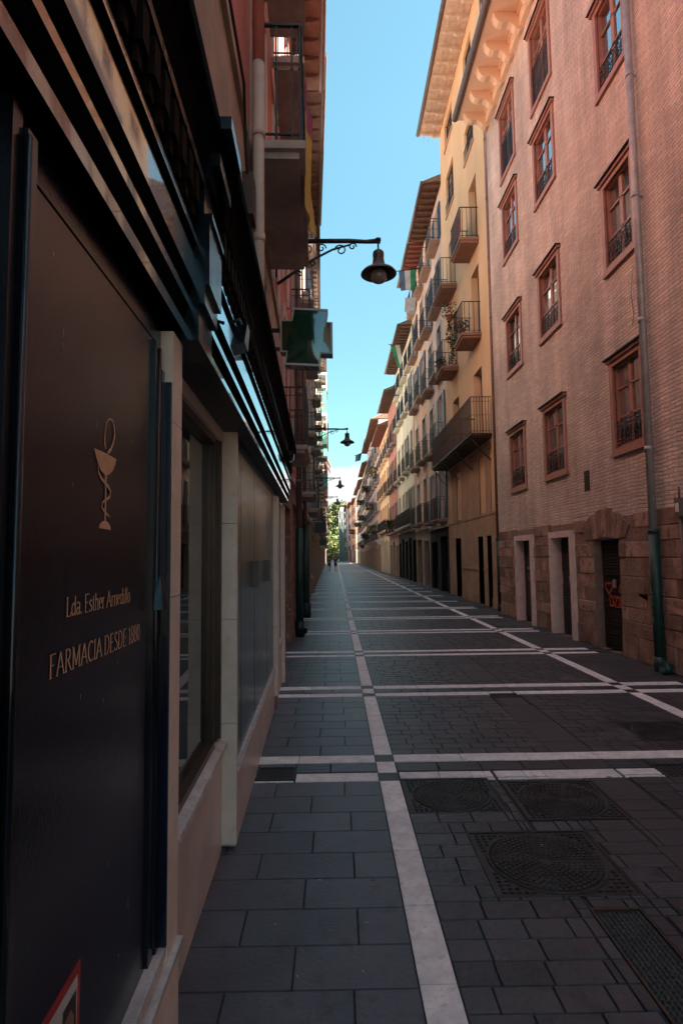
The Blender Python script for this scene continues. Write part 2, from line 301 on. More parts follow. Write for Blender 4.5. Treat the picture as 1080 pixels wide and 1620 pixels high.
# left pavement of large slabs
mb = MB(); par = 0
for a, b in rows(0.55, 60, 0.262):
    x = 0.302; par ^= 1; first = 0.24 if par else 0.47
    while x > LX(a) - 0.4:
        w = first + random.uniform(-0.02, 0.02); clipstone(mb, x - w, x, a, b, z=random.uniform(-0.0012, 0.0012), g=0.0022, c=0.003); x -= w; first = 0.50
for bnd in BANDS:
    if bnd < 60:
        x = 0.302
        while x > LX(bnd) - 0.3: clipstone(mb, x - 0.36, x, bnd - 0.09, bnd + 0.09, g=0.003, c=0.004); x -= 0.36
mb.cur = 1; mb.quad([(-3, -6, -0.008), (0.302, -6, -0.008), (0.302, 60, -0.008), (-3, 60, -0.008)])
mb.cur = 0; mb.quad([(-3, 60, -0.002), (0.302, 60, -0.002), (0.302, 330, -0.002), (-3, 330, -0.002)]); mb.quad([(-3, -6, -0.001), (0.302, -6, -0.001), (0.302, 0.55, -0.001), (-3, 0.55, -0.001)])
struct(mb.build('pavement', [M_slab, M_joint]))
# central road: setts either side of a smooth channel
mb = MB()
for a, b in rows(0.3, 62, 0.135):
    x = 0.452; off = random.uniform(0.1, 0.24); first = True
    h = b - a
    while x < 1.78:
        w = off if first else random.uniform(0.19, 0.25); first = False
        x1 = min(1.78, x + w)
        if 1.78 - x1 < 0.08: x1 = 1.78
        clipstone(mb, x, x1, a, b, z=random.uniform(-0.0018, 0.0012), g=0.0018, c=0.0035); x = x1
    x = 2.14; first = True
    while x < 3.44:
        w = off if first else random.uniform(0.19, 0.25); first = False
        x1 = min(3.44, x + w)
        if 3.44 - x1 < 0.08: x1 = 3.44
        clipstone(mb, x, x1, a, b, z=random.uniform(-0.0018, 0.0012), g=0.0018, c=0.0035); x = x1
for bnd in BANDS:
    if bnd < 62:
        x = 0.452
        while x < 3.43: clipstone(mb, x, min(x + 0.33, 3.44), bnd - 0.09, bnd + 0.09, g=0.003, c=0.004); x += 0.33
mb.cur = 2
y = 0.3
while y < 62:
    clipstone(mb, 1.78, 2.14, y, y + 0.62, g=0.002, c=0.003, z=-0.004); y += 0.62
mb.cur = 1; mb.quad([(0.452, -6, -0.0095), (3.44, -6, -0.0095), (3.44, 62, -0.0095), (0.452, 62, -0.0095)])
mb.cur = 0; mb.quad([(0.452, 62, -0.003), (3.44, 62, -0.003), (3.44, 330, -0.003), (0.452, 330, -0.003)])
struct(mb.build('road', [M_cob, M_joint, M_smooth]))
mb = MB(); par = 0
for a, b in rows(0.55, 62, 0.262):
    x = 3.59; par ^= 1; first = 0.24 if par else 0.47
    while x < 5.4:
        w = first; clipstone(mb, x, x + w, a, b, z=random.uniform(-0.0012, 0.0012), g=0.0022, c=0.003); x += w; first = 0.50
mb.cur = 1; mb.quad([(3.59, -6, -0.008), (8, -6, -0.008), (8, 330, -0.008), (3.59, 330, -0.008)])
mb.cur = 0
for bnd in BANDS:
    if bnd < 62: clipstone(mb, 3.59, 5.2, bnd - 0.09, bnd + 0.09, g=0.003, c=0.004)
mb.quad([(3.59, 62, -0.004), (8, 62, -0.004), (8, 330, -0.004), (3.59, 330, -0.004)])
struct(mb.build('right_pavement', [mat('brown_grey_paving_slab', (0.066, 0.056, 0.058), 0.55, 0.2, 2.0, 0.2, 40, island=0.15, spec=0.35, dirt=(0.05, 0.04, 0.04)), M_joint]))
# white longitudinal strips with dark insets where the bands cross
mb = MB()
for xa, xb in ((0.302, 0.452), (3.44, 3.59)):
    y = 0.33
    while y < 128:
        b = next((b for b in BANDS if b + 0.28 > y + 1e-4), 1e9)
        if b - 0.28 - y < 1e-3:
            for c0, c1, cc in ((-0.28, -0.12, 1), (-0.12, 0.12, 0), (0.12, 0.28, 1)):
                mb.cur = cc; stone(mb, xa, xb, b + c0, b + c1, g=0.0015, c=0.002)
            y = b + 0.28; continue
        y1 = min(y + 0.51, b - 0.28); 
        if b - 0.28 - y1 < 0.2: y1 = b - 0.28
        mb.cur = 0; stone(mb, xa, xb, y, y1, z=random.uniform(-0.001, 0.001), g=0.0015, c=0.002); y = y1
    mb.cur = 2; mb.quad([(xa, -6, -0.007), (xb, -6, -0.007), (xb, 330, -0.007), (xa, 330, -0.007)])
    mb.cur = 0; mb.quad([(xa, 128, -0.003), (xb, 128, -0.003), (xb, 330, -0.003), (xa, 330, -0.003)])
struct(mb.build('white_paving_line', [M_wl, M_dkst, M_joint]))
mb = MB()
for b in BANDS:
    for c0, c1 in ((-0.28, -0.115), (0.115, 0.28)):
        spans = [(LX(b) - 0.3, 0.302, 0.62), (0.452, 3.44, 0.55), (3.59, 4.35, 0.75)]
        for s0, s1, st in spans:
            x = s1 if s0 < 0 else s0
            while (x > s0 + 0.02 if s0 < 0 else x < s1 - 0.02):
                if s0 < 0: a_, b_ = max(x - st, s0), x; x = a_
                else: a_, b_ = x, min(x + st, s1); x = b_
                if b < 60: clipstone(mb, a_, b_, b + c0, b + c1, z=random.uniform(-0.001, 0.001), g=0.0015, c=0.002)
                else: stone(mb, a_, b_, b + c0, b + c1, z=0.003, g=0.0, c=0.002)
struct(mb.build('crossing_paving_line', M_wl))

# covers and grates set in the paving
M_cover = mat('worn_cast_iron', (0.040, 0.034, 0.034), 0.5, 0.25, 10, 0.15, 50, metal=0.1, spec=0.35, dirt=(0.055, 0.045, 0.042))
def cover(x0, x1, y0, y1, label, rings=True, circ=2, z=0.0, group=None):
    t = thing('manhole_cover', label, 'manhole cover', ((x0 + x1) / 2, (y0 + y1) / 2, 0), 0, group)
    hx, hy = (x1 - x0) / 2, (y1 - y0) / 2; f = MB()
    f.quad([(-hx, -hy, -0.007), (hx, -hy, -0.007), (hx, hy, -0.007), (-hx, hy, -0.007)])
    for a in (-1, 1): f.box(a * hx, a * (hx - 0.012), -hy, hy, -0.006, -0.001); f.box(-hx + 0.012, hx - 0.012, a * hy, a * (hy - 0.012), -0.006, -0.001)
    nn = 9
    rad = min(hx, hy) - 0.03
    for i in range(nn * 2):
        for j in range(nn * 2):
            px, py = -hx + 0.03 + (i + .5) * (2 * hx - .06) / (nn * 2), -hy + 0.03 + (j + .5) * (2 * hy - .06) / (nn * 2)
            if math.hypot(px, py) > rad + 0.022: f.box(px - 0.011, px + 0.011, py - 0.006, py + 0.006, -0.006, 0.0)
    f.build('frame', M_cover, t)
    d = MB(); n = 40
    d.lathe([(rad + 0.008, -0.007), (rad + 0.006, 0.001), (rad - 0.004, 0.001), (rad - 0.006, -0.004), (0.0, -0.004)], n=n)
    r = rad - 0.02
    while r > 0.03:
        k = max(5, int(2 * math.pi * r / 0.032))
        for j in range(k):
            a0 = 2 * math.pi * (j + (0.5 if int(r * 1000) % 2 else 0)) / k; a1 = a0 + 2 * math.pi / k * 0.72; b = []
            for rr, aa in ((r, a0), (r, a1), (r - 0.017, a1), (r - 0.017, a0)): b.append((rr * math.cos(aa), rr * math.sin(aa)))
            d.hexa([(p[0], p[1], -0.004) for p in b], [(p[0] * 0.995, p[1] * 0.995, 0.001) for p in b])
        r -= 0.026
    d.build('lid', M_cover, t); return t
cover(0.76, 1.47, 2.93, 3.60, 'large round iron manhole cover in a square frame, nearest whole cover in the road')
cover(0.46, 1.10, 3.86, 4.44, 'round manhole cover touching the white line just before the near crossing line')
cover(1.18, 1.84, 3.74, 4.36, 'round manhole cover mid-road, just right of the one touching the white line')
cover(2.70, 3.32, 5.22, 5.80, 'square rough iron cover at the right side, beyond the near crossing lines')
def grate(name, x0, x1, y0, y1, label, cat, nx, ny, mt=None):
    t = thing(name, label, cat, ((x0 + x1) / 2, (y0 + y1) / 2, 0)); hx, hy = (x1 - x0) / 2, (y1 - y0) / 2
    f = MB()
    for a in (-1, 1): f.box(a * hx, a * (hx - 0.012), -hy, hy, -0.008, 0.003); f.box(-hx + 0.012, hx - 0.012, a * hy, a * (hy - 0.012), -0.008, 0.002)
    f.build('frame', M_rust if mt else M_cover, t)
    g = MB(); g.quad([(-hx, -hy, -0.0085), (hx, -hy, -0.0085), (hx, hy, -0.0085), (-hx, hy, -0.0085)]); g.cur = 1
    for i in range(nx):
        for j in range(ny):
            cxx = -hx + 0.02 + (i + .5) * (2 * hx - .04) / nx; cyy = -hy + 0.02 + (j + .5) * (2 * hy - .04) / ny
            a, b = (2 * hx - .04) / nx * 0.36, (2 * hy - .04) / ny * 0.36
            g.hexa([(cxx - a, cyy - b, -0.008), (cxx + a, cyy - b, -0.008), (cxx + a, cyy + b, -0.008), (cxx - a, cyy + b, -0.008)], [(cxx - a * .6, cyy - b * .6, -0.002), (cxx + a * .6, cyy - b * .6, -0.002), (cxx + a * .6, cyy + b * .6, -0.002), (cxx - a * .6, cyy + b * .6, -0.002)])
    g.build('plate', [M_metalg if mt else M_dark, mt or M_cover], t); return t
grate('hatch_cover', 1.16, 1.40, 1.2, 2.83, 'long narrow studded metal hatch with rusty edges in the near road', 'hatch cover', 9, 62, M_metalg)
grate('drain_grate', -0.62, -0.33, 4.46, 4.72, 'small square drain grate in the left pavement beside the marble plinth', 'drain grate', 12, 5)
grate('drain_grate', 1.80, 2.12, 6.86, 7.04, 'small drain grate in the central channel on the second pair of crossing lines', 'drain grate', 9, 2)
grate('drain_grate', 2.42, 2.95, 4.40, 4.66, 'dark iron drain grate at the end of the near crossing line', 'drain grate', 12, 6)
grate('hatch_cover', 3.62, 4.30, 21.2, 22.6, 'dark square cover in the right pavement before the orange building', 'hatch cover', 8, 8)
mb = MB(); M_lit = mat('cigarette_white', (0.6, 0.58, 0.54), 0.8, 0.1, 9)
spots = [(-0.17, 2.42), (-0.29, 2.75), (0.12, 2.75), (-0.31, 5.9), (1.15, 3.42), (0.09, 2.44), (1.27, 1.75), (-0.10, 3.10), (2.9, 8.9), (3.0, 8.7), (3.05, 8.4), (1.1, 5.1), (0.62, 6.6)]
for k, (x, y) in enumerate(spots):
    a = random.uniform(0, 3.1); l = 0.007
    m2 = MB(); m2.tube([(-math.cos(a) * l, -math.sin(a) * l, 0.004), (0, 0, 0.005), (math.cos(a) * l, math.sin(a) * l * 0.7, 0.004)], 0.0022, 6)
    o = m2.build('cigarette_butt', M_lit, None, (x, y, 0.001)); tag(o, 'tiny white cigarette butt lying on the dark paving', 'litter', 'cigarette butts on the paving')

# ================================================================ HELPERS FOR FACADES
def facade(mb, w, y0, y1, z0, z1, holes, d=0.16, s=1):
    """front wall sheet at x=s*w with openings and reveals going inwards by d"""
    ys = sorted({y0, y1} | {v for h in holes for v in h[:2] if y0 < v < y1}); zs = sorted({z0, z1} | {v for h in holes for v in h[2:4] if z0 < v < z1})
    for a, b in zip(ys, ys[1:]):
        for c, e in zip(zs, zs[1:]):
            my, mz = (a + b) / 2, (c + e) / 2
            if any(h[0] < my < h[1] and h[2] < mz < h[3] for h in holes): continue
            mb.quad([(s * w, a, c), (s * w, b, c), (s * w, b, e), (s * w, a, e)])
    for h in holes:
        a, b, c, e = h[:4]; i = s * (w - d); o = s * w
        mb.quad([(o, a, c), (i, a, c), (i, a, e), (o, a, e)]); mb.quad([(o, b, c), (i, b, c), (i, b, e), (o, b, e)])
        mb.quad([(o, a, e), (i, a, e), (i, b, e), (o, b, e)]); mb.quad([(o, a, c), (i, a, c), (i, b, c), (o, b, c)])
def shell(mb, y0, y1, z1, dep=9.0, s=1, w=0.0):          # side walls, back and flat top
    o, i = s * w, s * (w - dep)
    mb.quad([(o, y0, 0), (i, y0, 0), (i, y0, z1), (o, y0, z1)]); mb.quad([(o, y1, 0), (i, y1, 0), (i, y1, z1), (o, y1, z1)])
    mb.quad([(i, y0, 0), (i, y1, 0), (i, y1, z1), (i, y0, z1)]); mb.quad([(o, y0, z1), (i, y0, z1), (i, y1, z1), (o, y1, z1)])

PR = {}
def win_proto(w, h, kind, fm, s, pane=None):
    """window set back in its opening; origin at the sill centre on the wall face; kinds: casement, door, louvre, blind"""
    key = ('w', round(w, 2), round(h, 2), kind, fm.name, s, pane.name if pane else '')
    if key in PR: return PR[key]
    f = MB(); x0, x1 = -s * 0.15, -s * 0.09; t = 0.055; a = w / 2
    f.box(x0, x1, -a, -a + t, 0, h); f.box(x0, x1, a - t, a, 0, h); f.box(x0, x1, -a + t, a - t, h - t, h); f.box(x0, x1, -a + t, a - t, 0, t); f.box(x0, x1, -0.035, 0.035, t, h - t)
    if kind == 'casement':
        for zz in (h * 0.36, h * 0.68): f.box(x0, x1 - s * 0.01, -a + t, -0.035, zz, zz + 0.03); f.box(x0, x1 - s * 0.01, 0.035, a - t, zz, zz + 0.03)
    if kind == 'door':
        for zz in (h * 0.30,): f.box(x0, x1 - s * 0.01, -a + t, -0.035, 0.05, zz); f.box(x0, x1 - s * 0.01, 0.035, a - t, 0.05, zz)
        f.box(x0, x1 - s * 0.01, -a + t, -0.035, h * .65, h * .65 + 0.03); f.box(x0, x1 - s * 0.01, 0.035, a - t, h * .65, h * .65 + 0.03)
    nm = {'casement': 'window', 'door': 'balcony_door', 'louvre': 'shutter', 'blind': 'window'}[kind]
    if kind == 'louvre':
        zz = 0.06
        while zz < h - 0.08:
            for u0, u1 in ((-a + t, -0.035), (0.035, a - t)): f.hexa([(x0, u0, zz), (x1, u0, zz - 0.02), (x1, u1, zz - 0.02), (x0, u1, zz)], [(x0, u0, zz + 0.012), (x1, u0, zz - 0.008), (x1, u1, zz - 0.008), (x0, u1, zz + 0.012)])
            zz += 0.045
    fo = f.build(nm, fm, link=False)
    g = MB(); g.quad([(-s * 0.135, -a, 0), (-s * 0.135, a, 0), (-s * 0.135, a, h), (-s * 0.135, -a, h)])
    kids = [] if kind == 'louvre' else [g.build('pane', pane or M_pane, link=False)]
    if kind == 'louvre': kids = [g.build('backing', M_dark, link=False)]
    if kind == 'blind':
        b = MB(); b.box(-s * 0.085, -s * 0.06, -a + 0.02, a - 0.02, h * 0.45, h - 0.01); kids.append(b.build('blind', M_white, link=False))
    PR[key] = (fo, kids); return PR[key]
def bal_proto(w, d, s, slab=0.14, rail=1.0, style='plain', sm=None, fm=None, step=0.11):
    """balcony: slab top at z=0, wall face at x=0; sub-part railing"""
    key = ('b', round(w, 2), d, s, slab, rail, style, (sm or M_conc).name, (fm or M_iron).name, step)
    if key in PR: return PR[key]
    m = MB(); a = w / 2
    m.box(0, s * d, -a, a, -slab * .55, 0); m.box(0, s * (d - 0.05), -a + 0.05, a - 0.05, -slab, -slab * .55)
    if style == 'corbel':
        for u in (-a + 0.15, a - 0.25): m.extrude([(0, -slab), (s * d * .7, -slab), (s * d * .3, -slab - 0.1), (0, -slab - 0.28)], u, u + 0.1)
    so = m.build('balcony', sm or M_conc, link=False)
    r = MB(); e = d - 0.04; q = 0.008
    for zz, tk in ((rail, 0.016), (0.07, 0.01)) + (((rail * 0.5, 0.008), (rail - 0.14, 0.008)) if style == 'plain' else ()):
        r.box(s * (e - tk), s * (e + tk), -a + 0.03, a - 0.03, zz - tk * .6, zz + tk * .6)
        for u in (-a + 0.03, a - 0.03): r.box(0, s * e, u - tk, u + tk, zz - tk * .6, zz + tk * .6)
    n = max(2, int((w - 0.06) / step))
    for k in range(n + 1):
        u = -a + 0.03 + (w - 0.06) * k / n; r.box(s * (e - q), s * (e + q), u - q, u + q, 0, rail)
        if style in ('knob', 'corbel'): r.lathe([(0.0, -0.018), (0.018, 0), (0.0, 0.018)], (s * e, u, rail * 0.62), 6)
    n = max(1, int(round(d / (0.15 if style == 'knob' else step))))
    for k in range(n):
        x = s * e * (k + (.5 if style == 'knob' else 0)) / n
        for u in (-a + 0.03, a - 0.03):
            r.box(x - q, x + q, u - q, u + q, 0, rail)
            if style == 'knob': r.lathe([(0.0, -0.018), (0.018, 0), (0.0, 0.018)], (x, u, rail * 0.62), 6)
    PR[key] = (so, [r.build('railing', fm or M_iron, link=False)]); return PR[key]

def eave(parent, s, y0, y1, z, w, tm, step=0.45, gutter=True, w2=None, thick=0.10, rise=0.42, rbig=0.09):
    """timber eave: boarded soffit, rafters, clay tile roof and gutter; w..w2 the overhang at y0 and y1"""
    w2 = w if w2 is None else w2; W_ = lambda y: w + (w2 - w) * (y - y0) / (y1 - y0)
    e = MB()
    e.hexa([(0, y0, z + thick), (s * w, y0, z + thick - 0.04), (s * w2, y1, z + thick - 0.04), (0, y1, z + thick)], [(0, y0, z + thick + 0.05), (s * w, y0, z + thick + 0.01), (s * w2, y1, z + thick + 0.01), (0, y1, z + thick + 0.05)])
    y = y0 + 0.1
    while y < y1 - 0.05:
        ww = W_(y); e.hexa([(0, y, z - 0.03), (s * ww * .75, y, z - 0.03), (s * (ww - 0.03), y, z + thick - 0.08), (s * (ww - 0.03), y + rbig, z + thick - 0.08), (s * ww * .75, y + rbig, z - 0.03), (0, y + rbig, z - 0.03)],
               [(0, y, z + thick), (s * ww * .75, y, z + thick), (s * (ww - 0.03), y, z + thick - 0.04), (s * (ww - 0.03), y + rbig, z + thick - 0.04), (s * ww * .75, y + rbig, z + thick), (0, y + rbig, z + thick)])
        y += step
    e.build('eave', tm, parent)
    t = MB(); n = int((y1 - y0) / 0.24); zt = z + thick + 0.02
    for k in range(n):
        a = y0 + (y1 - y0) * k / n; b = y0 + (y1 - y0) * (k + 1) / n; m_ = (a + b) / 2
        pr = [(a, 0), (a + (b - a) * .2, 0.06), (m_, 0.08), (b - (b - a) * .2, 0.06), (b, 0)]
        for p, q in zip(pr, pr[1:]):
            t.quad([(s * (W_(p[0]) + 0.03), p[0], zt + p[1]), (s * (W_(q[0]) + 0.03), q[0], zt + q[1]), (-s * 5, q[0], zt + q[1] + (5 + w) * rise), (-s * 5, p[0], zt + p[1] + (5 + w) * rise)])
    for yy in (y0, y1): t.quad([(s * W_(yy), yy, zt), (-s * 5, yy, zt + (5 + w) * rise), (-s * 9, yy, zt), (-s * 9, yy, z)])
    t.quad([(-s * 5, y0, zt + (5 + w) * rise), (-s * 5, y1, zt + (5 + w) * rise), (-s * 9.2, y1, zt), (-s * 9.2, y0, zt)])
    r = t.build('roof', M_tile, parent)
    if gutter:
        g = MB(); g.tube([(s * (w + 0.07), y0, z + thick - 0.01), (s * (w2 + 0.07), y1, z + thick - 0.03)], 0.075, 10); g.build('gutter', M_gutter, r)
def drainpipe(parent, s, w, y, z0, z1, r=0.05, up=None, boot=None, upm=None, kink=None):
    m = MB(); m.tube([(s * w, y, z0), (s * w, y, z1)], r, 12)
    z = z0 + 1.2
    while z < z1: m.tube([(s * w, y, z), (s * w, y, z + 0.07)], r * 1.13, 12); m.box(0, s * w, y - 0.01, y + 0.01, z, z + 0.03); z += 1.9
    if kink: m.tube([(s * w, y, z1 - 0.05), (s * (w + 0.05), y, z1 + 0.05), (s * kink[0], y, kink[1] - 0.05), (s * kink[0], y, kink[1])], r, 10)
    o = m.build('drainpipe', upm or M_zinc, parent)
    if boot:
        b = MB(); b.tube([(s * w, y, 0.05), (s * w, y, boot)], r * 1.28, 14); b.tube([(s * w, y, boot - 0.06), (s * w, y, boot)], r * 1.42, 14); b.tube([(s * w, y, 0.0), (s * w, y, 0.2)], r * 1.5, 12)
        b.build('cast_iron_boot', M_green, o)
    return o

# ================================================================ STROKE LETTERING (serif-like contrast)
def arc(cx_, cz_, rx, rz, a0, a1, n=14): return [(cx_ + rx * math.cos(R_(a0 + (a1 - a0) * k / n)), cz_ + rz * math.sin(R_(a0 + (a1 - a0) * k / n))) for k in range(n + 1)]
GL = {
'F': (0.62, [[(.14, 0), (.14, 1)], [(.05, 1), (.56, 1)], [(.14, .53), (.44, .53)]], [(.14, 0, .2), (.56, .93, 0), ]),
'A': (0.76, [[(.06, 0), (.37, 1)], [(.37, 1), (.70, 0)], [(.17, .34), (.58, .34)]], [(.07, 0, .2), (.70, 0, .22)]),
'R': (0.70, [[(.14, 0), (.14, 1)], [(.05, 1), (.30, 1)] + arc(.32, .76, .20, .24, 90, -90) + [(.14, .52)], [(.30, .52), (.64, 0)]], [(.14, 0, .2), (.64, 0, .16)]),
'M': (0.92, [[(.14, 0), (.14, 1)], [(.14, 1), (.45, .12)], [(.45, .12), (.76, 1)], [(.77, 1), (.77, 0)]], [(.14, 0, .2), (.78, 0, .22), (.10, 1, .18), (.80, 1, .18)]),
'C': (0.68, [arc(.40, .5, .32, .5, 48, 312, 24)], []),
'I': (0.30, [[(.15, 0), (.15, 1)]], [(.15, 0, .22), (.15, 1, .22)]),
'D': (0.76, [[(.14, 0), (.14, 1)], [(.05, 1), (.30, 1)] + arc(.32, .5, .34, .5, 90, -90, 20) + [(.05, 0)]], []),
'E': (0.62, [[(.14, 0), (.14, 1)], [(.05, 1), (.56, 1)], [(.14, .53), (.44, .53)], [(.05, 0), (.58, 0)]], []),
'S': (0.56, [arc(.28, .75, .19, .25, 30, 200, 12) + arc(.28, .25, .21, .25, 20, -160, 14)], []),
'L': (0.60, [[(.14, 0), (.14, 1)], [(.05, 0), (.55, 0)], [(.55, 0), (.57, .2)]], [(.14, 1, .22)]),
'1': (0.42, [[(.22, 0), (.22, 1)], [(.08, .82), (.22, 1)]], [(.22, 0, .22)]),
'8': (0.54, [arc(.27, .76, .17, .24, 0, 360, 18), arc(.27, .27, .21, .27, 0, 360, 18)], []),
'0': (0.54, [arc(.27, .5, .20, .5, 0, 360, 22)], []),
'd': (0.56, [[(.44, 0), (.44, 1)], arc(.25, .32, .19, .32, 0, 360, 18)], [(.50, 0, .1), (.40, 1, .12)]),
'a': (0.50, [arc(.24, .50, .16, .15, 150, 20, 8) + [(.39, .4), (.39, 0)], arc(.22, .18, .16, .18, 40, 340, 14)], [(.45, 0, .1)]),
's': (0.40, [arc(.20, .48, .13, .16, 30, 200, 10) + arc(.20, .17, .15, .17, 20, -160, 10)], []),
't': (0.34, [[(.15, .85), (.15, .08)] + arc(.24, .1, .09, .1, 180, 300, 6)], [(.17, .62, .26)]),
'h': (0.58, [[(.12, 0), (.12, 1)], [(.12, .5)] + arc(.29, .46, .16, .18, 150, 0, 10) + [(.45, 0)]], [(.12, 0, .2), (.45, 0, .2)]),
'e': (0.46, [[(.08, .35), (.38, .38)] + arc(.23, .34, .16, .31, 10, 310, 18)], []),
'r': (0.40, [[(.12, 0), (.12, .64)], [(.12, .46)] + arc(.26, .50, .12, .13, 160, 60, 6)], [(.12, 0, .2), (.09, .64, .12)]),
'n': (0.58, [[(.12, 0), (.12, .64)], [(.12, .48)] + arc(.29, .46, .16, .18, 150, 0, 10) + [(.45, 0)]], [(.12, 0, .2), (.45, 0, .2), (.08, .64, .12)]),
'i': (0.28, [[(.14, 0), (.14, .64)], [(.14, .80), (.14, .90)]], [(.14, 0, .2), (.11, .64, .12)]),
'l': (0.28, [[(.14, 0), (.14, 1)]], [(.14, 0, .2), (.11, 1, .12)]),
'o': (0.50, [arc(.25, .32, .18, .32, 0, 360, 18)], []),
'.': (0.24, [[(.10, 0), (.10, .11)]], []), ' ': (0.26, [], []),
}
def lettering(text, y0, y1, z0, z1, H_, x, parent, mt, name='lettering'):
    tot = sum(GL[c][0] for c in text); k = (y1 - y0) / tot; m = MB(); u = y0; thick, thin = 0.115, 0.045
    for c in text:
        adv, strokes, serifs = GL[c]; zb = z0 + (z1 - z0) * (u - y0) / (y1 - y0)
        for st in strokes:
            pts = [(u + p[0] * k, zb + p[1] * H_) for p in st]; ws = []
            for j in range(len(st)):
                a = st[max(j - 1, 0)]; b = st[min(j + 1, len(st) - 1)]; l = math.hypot(b[0] - a[0], b[1] - a[1]) or 1
                ws.append((thin + (thick - thin) * abs(b[1] - a[1]) / l) * (k + H_) / 2)
            m.ribbon(pts, ws, x)
        for sx, sz, sw in serifs:
            if sw: m.ribbon([(u + (sx - sw / 2) * k, zb + sz * H_), (u + (sx + sw / 2) * k, zb + sz * H_)], [0.045 * H_] * 2, x + 0.0003)
        u += adv * k
    return m.build(name, mt, parent)
#@@LEFT
# ================================================================ LEFT: PHARMACY BUILDING (local x = outwards, y = along the street)
ph = thing('pharmacy_building', 'pharmacy with glossy black shopfront, gilt lettering and beige pilasters, nearest on the left', 'building', (-0.56, 0, 0), math.atan(0.03))
PE = 8.05
mb = MB()
facade(mb, 0.0, -3, 9.0, 2.9, 5.05, [(-0.4, 0.55, 3.2, 4.9), (1.35, 2.35, 3.2, 4.9), (5.6, 6.4, 3.35, 4.7)], 0.22)
shell(mb, -3, 9.0, 13.0, 9, 1)
mb.box(-0.4, 0.0, -3, 1.9, 0, 0.44); mb.box(-0.4, -0.02, 3.6, 9.0, 0, 2.95); mb.box(-0.4, 0.0, -3, 1.9, 2.42, 2.9); mb.box(-0.45, -0.04, 1.9, 3.6, 2.41, 2.9)
mb.cur = 1
RH = [(-0.3, 0.6, 5.2, 7.5), (4.95, 6.05, 5.02, 7.45), (7.35, 8.25, 5.2, 7.4), (4.95, 6.05, 8.0, 10.3), (1.4, 2.4, 8.0, 10.3), (7.35, 8.25, 8.2, 10.3)]
facade(mb, 0.0, -3, 9.0, 5.05, 13.0, RH, 0.2)
mb.cur = 0; mb.box(-0.2, 0.035, -3, 9.0, 5.0, 5.09)
mb.cur = 2
for a, b, c, e in RH:
    for u0, u1 in ((a - 0.17, a), (b, b + 0.17)): mb.box(0.0, 0.03, u0, u1, c, e + 0.15)
    mb.box(0.0, 0.034, a, b, e, e + 0.15)
mb.build('wall', [M_beige, M_red, M_pale], ph)
for a, b, c, e in RH: place(win_proto(b - a, e - c, 'door', M_white, 1, M_curtain), ph, (0, (a + b) / 2, c))
for a, b, c, e in [(-0.4, 0.55, 3.2, 4.9), (1.35, 2.35, 3.2, 4.9), (5.6, 6.4, 3.35, 4.7)]: place(win_proto(b - a, e - c, 'casement', M_rust, 1), ph, (-0.05, (a + b) / 2, c))
# fascia profile as (x, z, material of the face that ends here): glossy bands (0) between dull undersides and mouldings (1)
FP_ = [(-0.02, 2.40, 1), (0.15, 2.40, 1), (0.149, 2.44, 0), (0.165, 2.495, 1), (0.164, 2.525, 0), (0.18, 2.57, 1), (0.177, 2.68, 0), (0.19, 2.71, 1), (0.189, 2.735, 0), (0.185, 2.74, 1),
       (0.185, 2.90, 1), (0.215, 2.91, 1), (0.214, 2.945, 0), (0.222, 2.99, 1), (0.235, 3.03, 1), (0.250, 3.06, 1), (0.268, 3.09, 1), (0.268, 3.15, 1), (-0.02, 3.16, 1)]
M_bar = mat('matt_black_moulding', (0.0022, 0.0022, 0.0026), 0.9, 0.2, 8, 0.05, 30, spec=0.02)
def fascia(y0, y1, dx, name, gm):
    m = MB(); Q = [(x + (dx if x > 0 else 0), z, k) for x, z, k in FP_]
    for p, q in zip(Q, Q[1:]):
        m.cur = q[2]; m.quad([(p[0], y0, p[1]), (p[0], y1, p[1]), (q[0], y1, q[1]), (q[0], y0, q[1])])
    m.cur = 1
    for yy in (y0, y1): m.quad([(p[0], yy, p[1]) for p in Q])
    m.cur = 2; y = y0 + 0.03
    while y < y1 - 0.05: m.box(0.18 + dx, 0.212 + dx, y, y + 0.05, 2.80, 2.898); m.box(0.18 + dx, 0.198 + dx, y + .008, y + 0.042, 2.755, 2.80); y += 0.095
    return m.build(name, [gm, M_bar, mat('brown_black_moulding', (0.014, 0.009, 0.007), 0.8, 0.3, 8, spec=0.05)], ph)
fascia(-1.2, 1.90, -0.03, 'fascia', mat('satin_black_fascia', (0.012, 0.009, 0.009), 0.26, 0.2, 4, 0.05, 60, spec=1.0, coat=0.9)); fascia(2.12, PE, 0.0, 'fascia', M_fascia)
cap = MB()
for z0, z1, w in ((2.375, 2.50, 0.168), (2.50, 2.566, 0.188), (2.566, 2.795, 0.203), (2.795, 2.815, 0.212), (2.815, 2.945, 0.184), (2.945, 2.984, 0.20), (2.984, 3.03, 0.238), (3.03, 3.12, 0.206), (3.12, 3.165, 0.276)):
    cap.box(-0.02, w, 1.89, 2.13, z0, z1)
cap.box(0.06, 0.075, 1.885, 1.889, 2.40, 2.95)
cap.build('pilaster_capital', M_black, ph)
